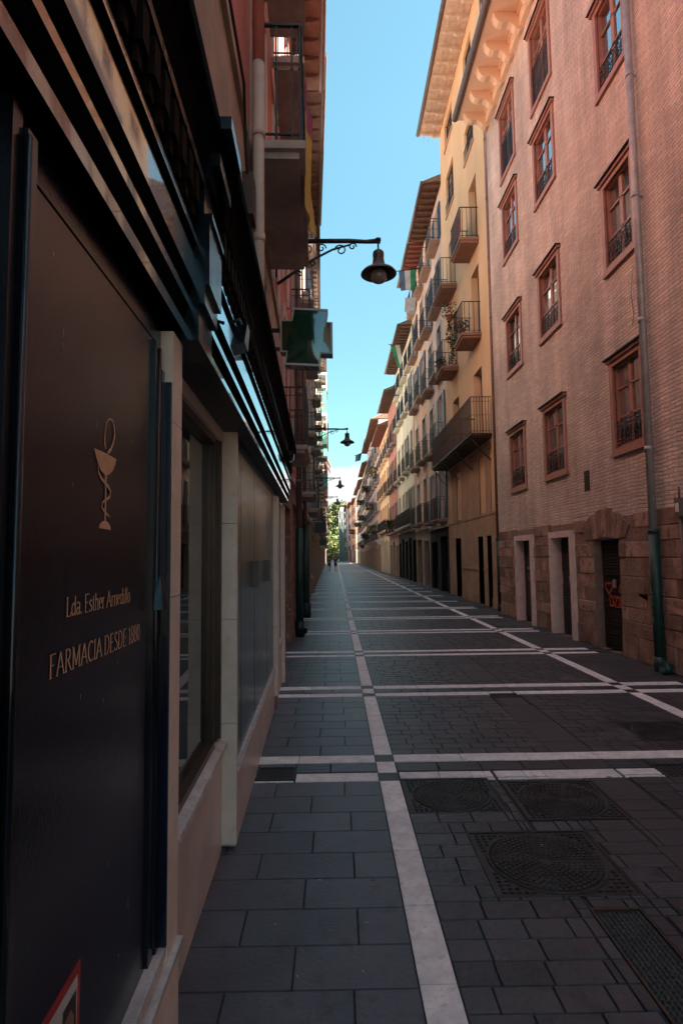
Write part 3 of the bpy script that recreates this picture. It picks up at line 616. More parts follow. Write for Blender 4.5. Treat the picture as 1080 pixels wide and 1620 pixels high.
# near closed shopfront leaf with the lettering
PW = 0.07
mb = MB(); mb.box(0.0, PW, -1.2, 1.70, 0.519, 2.305); mb.box(0.0, PW + 0.001, -1.2, 1.79, 2.311, 2.40)
leaf = mb.build('door_panel', M_panel, ph)
mb = MB(); mb.box(PW, PW + 0.022, 0.858, 0.888, 0.52, 2.375); mb.box(PW, PW + 0.03, 0.890, 0.922, 0.52, 2.345); mb.tube([(PW + 0.03, 0.890, 0.55), (PW + 0.03, 0.890, 2.33)], 0.007, 6)
mb.build('stile', M_black, leaf)
mb = MB(); mb.box(0.0, PW + 0.010, 1.70, 1.752, 0.52, 2.303); mb.tube([(PW + 0.010, 1.742, 0.55), (PW + 0.010, 1.742, 2.29)], 0.008, 6)
mb.build('stile', M_black, leaf)
mb = MB(); mb.box(0.0, 0.085, 1.757, 1.786, 0.519, 2.23); mb.box(0.0, 0.1065, 1.788, 1.7985, 0.519, 2.20); mb.build('jamb', M_panel, ph)
mb = MB(); mb.hexa([(PW, 1.71, 1.50), (PW + .035, 1.715, 1.50), (PW + .035, 1.795, 1.50), (PW, 1.795, 1.50)], [(PW, 1.74, 1.60), (PW + .022, 1.74, 1.60), (PW + .026, 1.795, 1.60), (PW, 1.795, 1.60)])
mb.box(PW, PW + 0.02, 1.755, 1.79, 1.42, 1.50); mb.build('handle', M_black, leaf)
lettering('Lda. Esther Arnedillo', 1.141, 1.527, 1.539, 1.539, 0.037, PW + 0.0015, leaf, M_gold)
lettering('FARMACIA DESDE 1880', 1.075, 1.613, 1.434, 1.430, 0.042, PW + 0.0015, leaf, M_gold)
mb = MB(); X = PW + 0.0015
mb.flat([(1.265, 1.893), (1.332, 1.894), (1.407, 1.892), (1.399, 1.878), (1.382, 1.86), (1.359, 1.848), (1.332, 1.843), (1.309, 1.849), (1.29, 1.862), (1.276, 1.878)], X)
mb.flat([(1.333, 1.844), (1.343, 1.846), (1.344, 1.737), (1.335, 1.737)], X); mb.flat([(1.302, 1.719), (1.304, 1.727), (1.32, 1.735), (1.337, 1.738), (1.356, 1.736), (1.37, 1.729), (1.378, 1.718)], X)
for L in ([(1.333, 1.904, 8), (1.328, 1.913, 9), (1.326, 1.925, 7), (1.329, 1.946, 5), (1.337, 1.967, 5), (1.352, 1.979, 5), (1.374, 1.98, 6), (1.389, 1.966, 8), (1.391, 1.947, 9), (1.381, 1.926, 10), (1.365, 1.908, 11), (1.347, 1.897, 10)],
          [(1.29, 1.857, 3), (1.293, 1.843, 6), (1.31, 1.832, 9), (1.335, 1.824, 11), (1.358, 1.817, 11), (1.37, 1.808, 9), (1.364, 1.795, 8), (1.342, 1.787, 7), (1.32, 1.779, 7), (1.316, 1.768, 6), (1.33, 1.759, 7), (1.35, 1.753, 7), (1.369, 1.748, 3)]):
    mb.ribbon([(p[0], p[1]) for p in L], [p[2] * 0.0008 for p in L], X + 0.0004)
mb.build('chalice_emblem', M_gold, leaf)
random.seed(12); mb = MB()
for y_, z_ in [(1.10, 2.09), (1.10, 2.06), (1.52, 2.0), (1.525, 1.96), (1.50, 2.02), (1.28, 1.95), (1.16, 1.80), (1.44, 1.40), (1.52, 1.36), (1.35, 1.33), (1.22, 1.37), (1.55, 0.78), (1.48, 0.70), (1.40, 0.95), (1.60, 1.1), (1.05, 2.22)]:
    l = random.uniform(.004, .02); mb.ribbon([(y_, z_ - l), (y_ + random.uniform(-.002, .002), z_), (y_ + .001, z_ + l * .6)], [.0008, .003, .001], PW + .0012)
mb.build('scuffs', mat('pale_scuff', (.30, .29, .30), .8, .3, 30), leaf)
# stone below the leaf
mb = MB(); mb.box(0.0, 0.112, -1.2, 1.925, 0.0, 0.448)
mb.build('plinth', M_trav, ph)
mb = MB(); random.seed(3); y = -1.2
while y < 1.79:
    j = random.uniform(-0.003, 0.002); l = random.uniform(0.05, 0.35); y1 = min(1.795, y + l)
    mb.box(0.02, 0.105 + j, y, y1, 0.498, 0.519); y = y1
y = -1.2
while y < 1.9:
    j = random.uniform(-0.003, 0.002); l = random.uniform(0.05, 0.35); y1 = min(1.93, y + l)
    mb.box(0.02, 0.123 + j, y, y1, 0.448, 0.466); y = y1
mb.cur = 1; mb.box(0.0, 0.094, -1.2, 1.795, 0.466, 0.498)
mb.build('sill', [M_sill, M_trav], ph)
# first pilaster
mb = MB()
zz = [0.448, 0.81, 1.53, 2.08, 2.37]
for a, b in zip(zz, zz[1:]): mb.box(0.0, 0.107, 1.80, 1.925, a + 0.0015, b - 0.0015)
mb.build('pilaster', M_trav, ph)
# second pilaster
mb = MB(); zz = [0.03, 0.70, 1.29, 1.85, 2.40]
for a, b in zip(zz, zz[1:]): mb.box(-0.1, 0.083, 3.43, 3.475, a + 0.0015, b - 0.0015)
mb.build('pilaster', M_trav, ph)
# display window bay
win = MB(); 
for k, (a, b, c0, c1) in enumerate(((3.375, 3.40, -0.03, 0.0), (3.33, 3.36, -0.045, -0.012), (3.285, 3.31, -0.055, -0.02))): win.box(c0 - 0.02, c1, a, b, 0.63, 2.33)
win.box(-0.10, -0.04, 3.26, 3.42, 0.63, 2.33); win.box(-0.06, -0.015, 1.93, 3.28, 2.29, 2.33); win.box(-0.06, -0.015, 1.93, 3.28, 0.60, 0.645); win.box(-0.06, -0.01, 1.93, 1.96, 0.62, 2.33)
wo = win.build('display_window', mat('bronze_anodised_frame', (0.10, 0.07, 0.055), 0.35, 0.15, 9, metal=0.6), ph)
g = MB(); g.box(-0.062, -0.056, 1.93, 3.28, 0.63, 2.30); g.build('glass', M_glass, wo)
mb = MB(); mb.box(-0.06, 0.004, 1.93, 3.43, 2.332, 2.398); mb.build('lintel', M_trav, ph)
mb = MB(); mb.box(-0.3, 0.0, 1.93, 3.43, 0.0, 0.575); mb.build('plinth', M_marble, ph)
mb = MB(); mb.hexa([(-0.06, 1.93, 0.576), (0.032, 1.93, 0.576), (0.032, 3.43, 0.576), (-0.06, 3.43, 0.576)], [(-0.06, 1.93, 0.625), (0.028, 1.93, 0.596), (0.028, 3.43, 0.596), (-0.06, 3.43, 0.625)]); mb.build('sill', M_sill, ph)
mb = MB(); mb.box(-0.02, 0.155, 2.12, PE, 2.396, 2.404); mb.build('soffit', mat('dark_soffit', (0.02, 0.017, 0.015), 0.5, 0.2, 5), ph)
room = MB(); room.quad([(-1.5, 1.9, 0.5), (-1.5, 3.6, 0.5), (-1.5, 3.6, 2.41), (-1.5, 1.9, 2.41)]); room.quad([(-1.5, 1.9, 0.55), (-0.06, 1.9, 0.55), (-0.06, 3.6, 0.55), (-1.5, 3.6, 0.55)])
room.quad([(-1.5, 3.45, 0.5), (-0.08, 3.45, 0.5), (-0.08, 3.45, 2.41), (-1.5, 3.45, 2.41)]); room.quad([(-1.5, 1.95, 0.5), (-0.0, 1.95, 0.5), (-0.0, 1.95, 2.41), (-1.5, 1.95, 2.41)])
room.build('shop_interior', mat('dim_shop_interior', (0.30, 0.29, 0.27), 0.8, 0.1, 3), ph)
M_blue = mat('pale_blue_card', (0.30, 0.46, 0.52), 0.6, 0.06, 9)
cd = MB(); cd.hexa([(-0.12, 2.52, 0.66), (-0.20, 2.62, 0.66), (-0.205, 2.62, 0.66), (-0.125, 2.52, 0.66)], [(-0.12, 2.53, 0.93), (-0.20, 2.63, 0.93), (-0.205, 2.63, 0.93), (-0.125, 2.53, 0.93)])
cd.cur = 1
for k in range(7): cd.hexa([(-0.117, 2.535, 0.72 + k * .027), (-0.19, 2.62, 0.72 + k * .027), (-0.19, 2.621, 0.722 + k * .027), (-0.117, 2.536, 0.722 + k * .027)], [(-0.117, 2.535, 0.724 + k * .027), (-0.19, 2.62, 0.724 + k * .027), (-0.19, 2.621, 0.726 + k * .027), (-0.117, 2.536, 0.726 + k * .027)])
o = cd.build('leaflet', [M_blue, M_panel], None, (-0.56, 0, -0.04)); o.rotation_euler.z = math.atan(.03); tag(o, 'pale blue leaflet standing upright inside the pharmacy display window', 'leaflet')
cd = MB(); cd.hexa([(-0.06, 2.42, 0.66), (-0.30, 2.46, 0.66), (-0.30, 2.80, 0.68), (-0.06, 2.76, 0.68)], [(-0.06, 2.42, 0.72), (-0.30, 2.46, 0.72), (-0.30, 2.80, 0.76), (-0.06, 2.76, 0.76)])
o = cd.build('leaflet_box', M_blue, None, (-0.56, 0, -0.1)); o.rotation_euler.z = math.atan(.03); tag(o, 'flat pale blue box lying on the floor of the pharmacy display window', 'box')
cd = MB(); cd.hexa([(-0.06, 2.30, 0.55), (-0.5, 2.30, 0.55), (-0.5, 3.0, 0.55), (-0.06, 3.0, 0.55)], [(-0.07, 2.32, 0.60), (-0.5, 2.32, 0.60), (-0.5, 2.98, 0.60), (-0.07, 2.98, 0.60)])
o = cd.build('display_tray', mat('grey_tray', (0.25, 0.27, 0.28), 0.6, 0.1, 5), None, (-0.56, 0, 0.002)); o.rotation_euler.z = math.atan(.03); tag(o, 'low grey display tray on the window floor under the blue leaflets', 'tray')
for k_, (y_, x_, z_, c_, lb_) in enumerate(((2.70, -0.25, 0.66, (.45, .40, .36), 'small upright cream card behind the blue leaflets in the display window'), (2.95, -0.35, 0.62, (.10, .22, .14), 'small dark green carton at the far end of the display window'), (2.86, -0.18, 0.62, (.55, .55, .56), 'small white carton beside the green one in the display window'))):
    m = MB(); m.hexa([(x_, y_, z_), (x_ + .10, y_, z_), (x_ + .10, y_ + .07, z_), (x_, y_ + .07, z_)], [(x_, y_ + .01, z_ + .17), (x_ + .10, y_ + .01, z_ + .17), (x_ + .10, y_ + .06, z_ + .17), (x_, y_ + .06, z_ + .17)])
    o = m.build('carton', mat('carton_%d' % k_, c_, .6, .1, 9), None, (-0.56, 0, -0.02)); o.rotation_euler.z = math.atan(.03); tag(o, lb_, 'carton')
# second bay: folding dark leaves over marble
for y0, y1 in ((3.475, 3.74), (3.755, 4.53), (4.56, 4.76), (4.775, 5.60), (5.62, 6.42)):
    mb = MB(); mb.box(0.0, PW - 0.005, y0, y1, 0.455, 2.33); l_ = mb.build('door_panel', M_panel, ph)
mb = MB()
for y0 in (4.50, 5.56): mb.box(PW - .005, PW + 0.03, y0, y0 + 0.08, 1.42, 1.62)
mb.build('handle', M_black, l_)
mb = MB(); mb.box(-0.05, 0.072, 3.475, 6.44, 0.0, 0.41); mb.build('plinth', M_marble, ph)
mb = MB(); mb.box(0.0, 0.092, 3.475, 6.44, 0.41, 0.428); mb.cur = 1; mb.box(0.0, 0.08, 3.475, 6.44, 0.428, 0.445); mb.cur = 0; mb.box(0.0, 0.086, 3.475, 6.44, 0.445, 0.456); mb.build('sill', [M_sill, M_trav], ph)
mb = MB(); mb.box(-0.02, 0.075, 3.475, PE - .1, 2.331, 2.396); mb.build('soffit', M_black, ph)
# third pilaster with its broken foot, third bay, fourth pilaster
mb = MB(); zz = [0.15, 0.82, 1.30, 1.86, 2.33]
for a, b in zip(zz, zz[1:]): mb.box(0.0, 0.11, 6.44, 6.72, a + 0.0015, b - 0.0015)
mb.cur = 1; mb.box(0.0, 0.03, 6.46, 6.70, 0.0, 0.15)
mb.hexa([(0.0, 6.44, 0.0), (0.085, 6.60, 0.0), (0.085, 6.72, 0.0), (0.0, 6.72, 0.0)], [(0.0, 6.44, 0.15), (0.10, 6.52, 0.12), (0.10, 6.72, 0.12), (0.0, 6.72, 0.15)])
mb.build('pilaster', [M_trav, M_beige], ph)
mb = MB(); mb.box(0.0, PW - 0.01, 6.72, 7.76, 0.60, 2.33); mb.build('door_panel', M_panel, ph)
mb = MB(); mb.box(-0.05, 0.07, 6.72, 7.78, 0.0, 0.575); mb.build('plinth', M_marble, ph)
mb = MB(); mb.box(0.0, 0.092, 6.72, 7.78, 0.575, 0.60); mb.build('sill', M_sill, ph)
mb = MB(); zz = [0.0, 0.7, 1.3, 1.9, 2.33]
for a, b in zip(zz, zz[1:]): mb.box(0.0, 0.105, 7.80, 7.98, a + 0.0015, b - 0.0015)
mb.build('pilaster', M_trav, ph)
# balcony guard over the near cornice
mb = MB(); y = 1.32
mb.box(0.10, 0.115, 1.3, 2.40, 3.62, 3.64); mb.box(0.10, 0.115, 1.3, 2.40, 3.20, 3.215)
while y < 2.40:
    mb.tube([(0.107, y + 0.05 + 0.045 * math.cos(a * .7), 3.42 + 0.19 * math.sin(a * .7 / 1.0)) for a in range(10)], 0.006, 5); mb.tube([(0.107, y, 3.2), (0.107, y, 3.64)], 0.006, 5); y += 0.1
mb.build('window_guard', M_iron, ph)
# balconies, cable, box and pipe of the upper floors
BL = place(bal_proto(2.0, 0.44, 1, 0.13, 1.05, 'knob', M_conc, M_iron, 0.30), ph, (0.04, 5.60, 5.12))
place(bal_proto(2.07, 0.42, 1, 0.15, 1.02, 'knob', M_conc, M_iron, 0.30), ph, (0.04, 5.55, 8.02))
place(bal_proto(1.5, 0.40, 1, 0.15, 1.02, 'knob', M_conc, M_iron, 0.30), ph, (0.04, 7.8, 8.1))
mb = MB(); mb.tube([(0.10, 4.55, 2.9), (0.10, 4.55, 5.75)], 0.048, 14); 
for z in (3.4, 4.2, 5.1): mb.tube([(0.10, 4.55, z), (0.10, 4.55, z + 0.06)], 0.055, 14)
mb.cur = 1; mb.tube([(0.10, 4.55, 5.75), (0.10, 4.55, 12.9)], 0.05, 14); mb.build('drainpipe', [M_pipec, M_red], ph)
mb = MB(); mb.box(0.0, 0.085, 4.28, 4.48, 4.28, 4.62); mb.tube([(0.03, 4.38, 4.6), (0.03, 4.38, 5.1)], 0.012, 6); mb.tube([(0.03, 4.38, 3.2), (0.03, 4.38, 4.3)], 0.014, 6); mb.build('cable_box', M_rust, ph)
mb = MB(); mb.tube([(0.02, -1, 5.16), (0.03, 1.5, 5.12), (0.03, 3.2, 5.16), (0.05, 4.0, 5.10), (0.04, 4.2, 4.7), (0.03, 4.9, 3.9), (0.03, 6, 3.5), (0.03, 8, 3.4)], 0.012, 6); mb.build('cable', M_iron, ph)
eave(ph, 1, -3, 9.0, 13.0, 0.75, M_wood)
def wl(name, m, mats, label, cat, group=None, loc=(0, 0, 0)):   # thing fixed to the pharmacy wall, in its local frame
    o = m.build(name, mats); o.location = (-0.56, 0, 0); o.rotation_euler.z = math.atan(.03); tag(o, label, cat, group); return o
# poster on the near leaf
t = thing('poster', 'red-bordered paper poster with a photo, stuck low on the black pharmacy panel', 'poster', (-0.56, 0, 0), math.atan(.03))
random.seed(5)
mb = MB(); x = PW + 0.001; mb.box(x - .001, x + .001, 0.98, 1.248, 0.44, 0.842); mb.cur = 1; mb.quad([(x + .0016, 0.998, 0.46), (x + .0016, 1.233, 0.46), (x + .0016, 1.233, 0.824), (x + .0016, 0.998, 0.824)])
mb.build('sheet', [mat('red_poster_border', (0.42, 0.03, 0.03), 0.5, 0.1, 9), mat('white_poster_paper', (0.55, 0.55, 0.55), 0.6, 0.1, 30)], t)
mb = MB(); x += 0.0022
mb.flat([(1.165, .80), (1.225, .80), (1.228, .72), (1.22, .62), (1.10, .62), (1.12, .68), (1.16, .70)], x); mb.cur = 1; mb.flat([(1.172, .775), (1.20, .78), (1.215, .76), (1.213, .71), (1.19, .69), (1.17, .71)], x + .0003)
mb.cur = 2; mb.flat([(1.02, .81), (1.14, .80), (1.13, .70), (1.03, .66)], x)
mb.build('picture', [mat('dark_brown_print', (0.06, 0.035, 0.025), 0.6, 0.4, 40), mat('face_print', (0.30, 0.17, 0.11), 0.6, 0.3, 40), mat('grey_green_print', (0.28, 0.32, 0.30), 0.6, 0.25, 30)], t)
# small floodlights clipped on the fascia
def floodlight(y, z, label, s_=1.0):
    t = thing('floodlight', label, 'floodlight', (-0.56, 0, 0), math.atan(.03), 'floodlights on the pharmacy fascia')
    m = MB(); m.tube([(0.19, y, z + .03), (0.23, y + .01, z + .05), (0.25, y, z)], 0.008, 6); m.build('arm', M_iron, t)
    m = MB(); m.hexa([(0.20, y - .05, z - .09), (0.26, y - .05, z - .07), (0.26, y + .07, z - .07), (0.20, y + .07, z - .09)], [(0.22, y - .035, z + .0), (0.27, y - .035, z + .015), (0.27, y + .055, z + .015), (0.22, y + .055, z + .0)]); m.build('lamp_head', M_black, t)
floodlight(2.42, 2.62, 'small black floodlight clipped on the near end of the glossy pharmacy fascia')
floodlight(7.2, 2.92, 'small black floodlight at the far end of the pharmacy fascia beside the red wall')
# green cross sign
t = thing('pharmacy_cross_sign', 'dark glossy green pharmacy cross sign with pale edges, projecting below the balcony', 'cross sign', (-0.332, 7.0, 4.35), 0.0)
def cross(s_, a=0.235, b=0.36, c=0.20): 
    return [(-a * s_, -b * s_), (a * s_, -b * s_), (a * s_, -c * s_ - .0), (b * s_ * 1.0, -c * s_), (b * s_, c * s_), (a * s_, c * s_), (a * s_, b * s_), (-a * s_, b * s_), (-a * s_, c * s_), (-b * s_, c * s_), (-b * s_, -c * s_), (-a * s_, -c * s_)]
def skx(p, y): return (p[0] * 0.9 + (0.16 * p[1] if abs(p[0]) < .30 else 0), y, p[1] - p[0] * 0.05)
mb = MB(); P = cross(1.0); mb.hexa([skx(p, 0.0) for p in P], [skx(p, 0.16) for p in P]); mb.build('case', mat('grey_blue_case', (0.20, 0.24, 0.29), 0.25, 0.1, 5, metal=0.3), t)
mb = MB(); Q = cross(0.93)
for k in range(12):
    a, b = P[k], P[(k + 1) % 12]; c, d = Q[(k + 1) % 12], Q[k]
    mb.hexa([skx(a, -0.02), skx(b, -0.02), skx(c, -0.02), skx(d, -0.02)], [skx(a, 0.001), skx(b, 0.001), skx(c, 0.001), skx(d, 0.001)])
mb.build('rim', mat('white_sign_rim', (0.42, 0.45, 0.48), 0.4, 0.1, 5), t)
mb = MB()     # bulging acrylic face
N = 22
def inside(x, z): return (abs(x) < .22 and abs(z) < .335) or (abs(x) < .335 and abs(z) < .187)
def bz(x, z):
    return -0.012 - 0.030 * max(0, 1 - (abs(x) / .34) ** 2.2) * max(0, 1 - (abs(z) / .34) ** 2.2) - 0.004 * math.sin(9 * x + 4 * z)
xs = sorted({-.335 + .67 * k / N for k in range(N + 1)} | {-.22, .22}); zs = sorted({-.335 + .67 * k / N for k in range(N + 1)} | {-.187, .187})
for a, b in zip(xs, xs[1:]):
    for c, d in zip(zs, zs[1:]):
        if inside((a + b) / 2, (c + d) / 2): mb.quad([skx((a, c), bz(a, c)), skx((b, c), bz(b, c)), skx((b, d), bz(b, d)), skx((a, d), bz(a, d))], True)
f_ = mb.build('face', mat('dark_green_acrylic', (0.002, 0.045, 0.028), 0.06, 0.3, 3, 0.0, spec=1.0, coat=1.0), t)
bm = bmesh.new(); bm.from_mesh(f_.data); bmesh.ops.remove_doubles(bm, verts=bm.verts, dist=0.0004); bm.to_mesh(f_.data); bm.free()
mb = MB(); mb.box(-0.46, -0.30, 0.06, 0.10, 0.10, 0.14); mb.box(-0.46, -0.30, 0.06, 0.10, -0.14, -0.10); mb.build('bracket', M_iron, t)
#@@RIGHT
# ================================================================ RIGHT: BRICK HOUSE (s=-1, local x = -outwards)
S = -1
bh = thing('brick_house', 'tall pink painted brick house with terracotta windows and dark stone base, nearest right', 'house', (4.6, 0, 0))
COLS = [(4.2, 5.3), (8.38, 9.43), (11.33, 12.56), (13.76, 15.02)]
ROWS = [(3.24, 4.80), (6.28, 7.86), (9.38, 11.0), (11.62, 13.55)]
holes = [(a + 0.0, b, c, d) for a, b in COLS for c, d in ROWS]
mb = MB(); facade(mb, 0.0, -9, 16.35, 2.2, 14.4, holes, 0.30, S); shell(mb, -9, 16.35, 14.4, 9, S)
mb.build('wall', M_brickp, bh)
def brick_window(a, b, c, e, grille):
    w, h = b - a, e - c; m = MB(); t = 0.10
    for x0, x1, tt in ((-0.005, 0.035, t), (-0.10, -0.004, t * .55)):
        m.box(-x1, -x0, a, a + tt, c + tt, e - tt); m.box(-x1, -x0, b - tt, b, c + tt, e - tt); m.box(-x1, -x0, a, b, e - tt, e); m.box(-x1, -x0, a, b, c, c + tt)
    m.box(-0.07, 0.0, a - 0.05, b + 0.05, e - 0.02, e + 0.035); m.box(-0.05, 0.0, a - 0.02, b + 0.02, c - 0.03, c + 0.02)
    o = m.build('window', M_winred, bh)
    m = MB(); m.box(-0.11, 0.06, a - 0.07, b + 0.07, e + 0.036, e + 0.052); m.build('drip_edge', M_iron, o)
    m = MB(); i0, i1 = 0.045, 0.085; A, B_, C0, E0 = a + .08, b - .08, c + .08, e - .08; mid = (a + b) / 2
    m.box(0.02, i1, A, A + .05, C0, E0); m.box(0.02, i1, B_ - .05, B_, C0, E0); m.box(i0, i1, mid - .05, mid + .05, C0, E0); m.box(0.02, i1, A, B_, E0 - .05, E0); m.box(i0, i1, A, B_, C0, C0 + .07)
    for zz in (C0 + (E0 - C0) * .36, C0 + (E0 - C0) * .70): m.box(i0, i1 - .01, A, mid, zz, zz + .03); m.box(i0, i1 - .01, mid, B_, zz, zz + .03)
    m.build('sash', M_winred, o)
    m = MB(); m.quad([(0.07, A, C0), (0.07, B_, C0), (0.072, B_ , E0), (0.066, A, E0)]); m.build('pane', M_pane if (a > 13 and 6 < c < 7) else M_brglass, o)
    cv = random.choice((0, 0, 1, 2)); 
    if cv:
        m = MB(); m.quad([(0.066, A + .05, C0 + .07), (0.066, mid - .05 if cv == 1 else B_ - .05, C0 + .07), (0.066, mid - .05 if cv == 1 else B_ - .05, C0 + (E0 - C0) * .55), (0.066, A + .05, C0 + (E0 - C0) * .55)]); m.build('curtain', M_curtain, o)
    m = MB(); x = 0.015; q = 0.007
    if grille == 'full':
        top = c + h * 0.55
        m.box(x - q, x + q, a + .1, b - .1, top - q, top + q); m.box(x - q, x + q, a + .1, b - .1, c + .16, c + .175); y = a + .12
        while y < b - .1: m.box(x - q, x + q, y - q, y + q, c + .14, top); y += 0.07
    else:
        z0, z1 = c + .15, c + .15 + h * .24
        for zz in (z0, z0 + .07, z1 - .07, z1): m.box(x - q, x + q, a + .1, b - .1, zz - q * .8, zz + q * .8)
        n = 6
        for k in range(n):
            y0 = a + .1 + (b - a - .2) * k / n; y1 = a + .1 + (b - a - .2) * (k + 1) / n; ym = (y0 + y1) / 2; zm = (z0 + z1) / 2; r_ = min(y1 - y0, z1 - z0 - .14) * .5
            m.tube([(x, y0, z0), (x, y0, z1)], q, 4)
            m.tube([(x, ym + r_ * math.cos(2 * math.pi * j / 10), zm + r_ * math.sin(2 * math.pi * j / 10)) for j in range(11)], q * .8, 4, False)
            m.tube([(x, y0, z0 + .07), (x, ym, z1 - .07)], q * .7, 4); m.tube([(x, ym, z1 - .07), (x, y1, z0 + .07)], q * .7, 4)
    m.build('grille', M_iron, o)
for a, b in COLS:
    for k, (c, e) in enumerate(ROWS): brick_window(a, b, c, e, 'full' if k == 3 else 'guard')
# dark stone base laid as real blocks
DO = [(9.42, 10.36, 0, 1.88), (11.14, 12.34, 0, 2.10), (13.45, 14.72, 0, 2.10), (5.2, 6.4, 0, 2.0)]
random.seed(11); mb = MB(); z = 0.0
while z < 2.1:
    h = random.uniform(0.20, 0.30) if z > 0.3 else 0.36; z1 = min(z + h, 2.27); z1 = 2.27 if z1 > 2.12 else z1; y = 1.0 - random.uniform(0, .4)
    while y < 16.3:
        l = random.uniform(0.34, 0.80); y1 = min(y + l, 16.34)
        segs = [(y, y1)]
        for d in DO:
            if z < d[3] - 0.02:
                ns = []
                for a, b in segs:
                    if b <= d[0] or a >= d[1]: ns.append((a, b))
                    else:
                        if a < d[0] - .05: ns.append((a, d[0]))
                        if b > d[1] + .05: ns.append((d[1], b))
                segs = ns
        for a, b in segs:
            if b - a < 0.06: continue
            if 9.1 < (a + b) / 2 < 10.8 and z > 1.75: continue
            o_ = random.uniform(0.008, 0.028); g_ = 0.006; j = lambda: random.uniform(-0.012, 0.012); c_ = 0.008
            B4 = [(-0.004, a + g_, z + g_), (-0.004, b - g_, z + g_ + j() * .5), (-0.004, b - g_, z1 - g_ + j() * .5), (-0.004, a + g_, z1 - g_)]
            T4 = [(-o_, a + g_ + c_, z + g_ + c_ + j() * .6), (-o_ - j() * .8, b - g_ - c_, z + g_ + c_), (-o_, b - g_ - c_ + j() * .5, z1 - g_ - c_), (-o_ - j() * .8, a + g_ + c_, z1 - g_ - c_ + j() * .6)]
            mb.hexa(B4, T4)
        y = y1
    z = z1
# fan of voussoirs over the shutter
for k in range(9):
    a0 = R_(62 + k * 56 / 9); a1 = R_(62 + (k + 1) * 56 / 9 - 0.6); cxx, czz, r0, r1 = 9.9, -0.1, 1.98 / math.sin(R_(74)), 2.62
    r0_, r1_ = 2.03, 2.50 + random.uniform(-.02, .03); P4 = []
    for r, a in ((r0_, a0), (r1_, a0), (r1_, a1), (r0_, a1)): P4.append((cxx - r * math.cos(a) * 0.75, max(1.895, czz + r * math.sin(a))))
    mb.hexa([(-0.004, *p) for p in P4], [(-0.026 - random.uniform(0, .01), *p) for p in P4])
mb.cur = 1
base = [(0, 0)]
facade(mb, 0.004, 0.9, 16.345, 0.0, 2.24, DO, 0.20, S)
mb.build('stone_base', [M_stoneb, M_mortar], bh)
for nm, (a, b, c, e), lab in (('door', (13.45, 14.72, 0, 2.10), None), ('roller_shutter', (11.14, 12.34, 0, 2.10), None), ('roller_shutter', (9.42, 10.36, 0, 1.88), 'black roller shutter with orange-red heart graffiti')):
    if e > 2.0:
        m = MB(); t = 0.125; x0, x1 = -0.085, 0.06; lean = 0.0
        m.box(x0, x1, a, a + t, 0, e - t); m.box(x0, x1, b - t, b, 0, e - t); m.box(x0, x1, a, b, e - t, e); m.box(x1, 0.16, a + t - 0.03, a + t, 0, e - t); m.box(x1, 0.16, b - t, b - t + 0.03, 0, e - t)
        m.build('door_surround', M_frame_pink, bh); a += t; b -= t; e -= t
    m = MB(); m.box(0.15, 0.19, a, b, 0, e)
    if nm == 'door': m.box(0.12, 0.15, a, a + .1, 0, e); m.box(0.12, 0.15, b - .1, b, 0, e); m.box(0.12, 0.15, a, b, e - .5, e - .42); m.box(0.12, 0.15, (a + b) / 2 - .05, (a + b) / 2 + .05, 0, e - .5)
    else:
        z = 0.03
        while z < e - 0.05:
            if not (1.02 < z < 1.26): m.hexa([(0.15, a + .02, z), (0.125, a + .02, z + .012), (0.125, b - .02, z + .012), (0.15, b - .02, z)], [(0.15, a + .02, z + .05), (0.135, a + .02, z + .046), (0.135, b - .02, z + .046), (0.15, b - .02, z + .05)])
            z += 0.056
    d = m.build(nm, mat('grey_brown_door', (0.06, 0.045, 0.04), 0.5, 0.2, 5) if nm == 'door' else M_shut, bh, label=lab)
    if e > 1.9 and nm == 'door':
        f = MB(); f.tube([(0.10, (a + b) / 2 + .12, 1.0), (0.085, (a + b) / 2 + .12, 1.02), (0.085, (a + b) / 2 + .12, 1.16), (0.10, (a + b) / 2 + .12, 1.18)], 0.009, 6); f.box(0.113, 0.12, (a + b) / 2 + .08, (a + b) / 2 + .30, 1.28, 1.34); f.build('handle', M_zinc, d)
        f = MB(); f.box(-0.094, -0.086, b - .02 + .04, b + .09, 1.35, 1.52); f.build('bell_plate', M_zinc, bh)
    if nm != 'door':
        f = MB(); f.box(0.11, 0.125, (a + b) / 2 - .05, (a + b) / 2 + .05, 1.06, 1.2); f.build('lock', M_zinc, d)
    if lab:
        g = MB(); x = 0.118
        def st(pts, w=0.022): g.ribbon(pts, [w] * len(pts), x)
        def heart(cy_, cz_, r): st([(cy_ + r * 16 * math.sin(t_) ** 3 / 17, cz_ + r * (13 * math.cos(t_) - 5 * math.cos(2 * t_) - 2 * math.cos(3 * t_) - math.cos(4 * t_)) / 17) for t_ in [k * 2 * math.pi / 26 for k in range(27)]])
        heart(10.10, 1.05, 0.13); heart(9.60, 1.02, 0.14)
        z0 = 0.74; g.cur = 0
        st(arc(10.02, z0 + .09, .06, .09, 0, 360, 16), .03); st([(9.92, z0 + .17), (9.80, z0 + .18), (9.92, z0 + .01), (9.79, z0)], .03); st([(9.74, z0), (9.74, z0 + .18)], .03)
        st([(9.68, z0), (9.68, z0 + .19), (9.60, z0 + .14), (9.60, z0 + .04), (9.68, z0)], .03); st([(9.53, z0), (9.53, z0 + .19), (9.47, z0 + .14), (9.53, z0 + .1), (9.45, z0 + .05), (9.53, z0)], .03)
        g.build('graffiti', mat('orange_red_spray_paint', (0.62, 0.13, 0.06), 0.6, 0.2, 30), d)
mb = MB()
for k in range(5): mb.box(-0.012, 0.0, 10.42, 10.60, 2.80 + k * .07, 2.84 + k * .07)
mb.box(-0.006, 0.0, 10.40, 10.62, 2.78, 3.16); mb.build('vent', M_rust, bh)
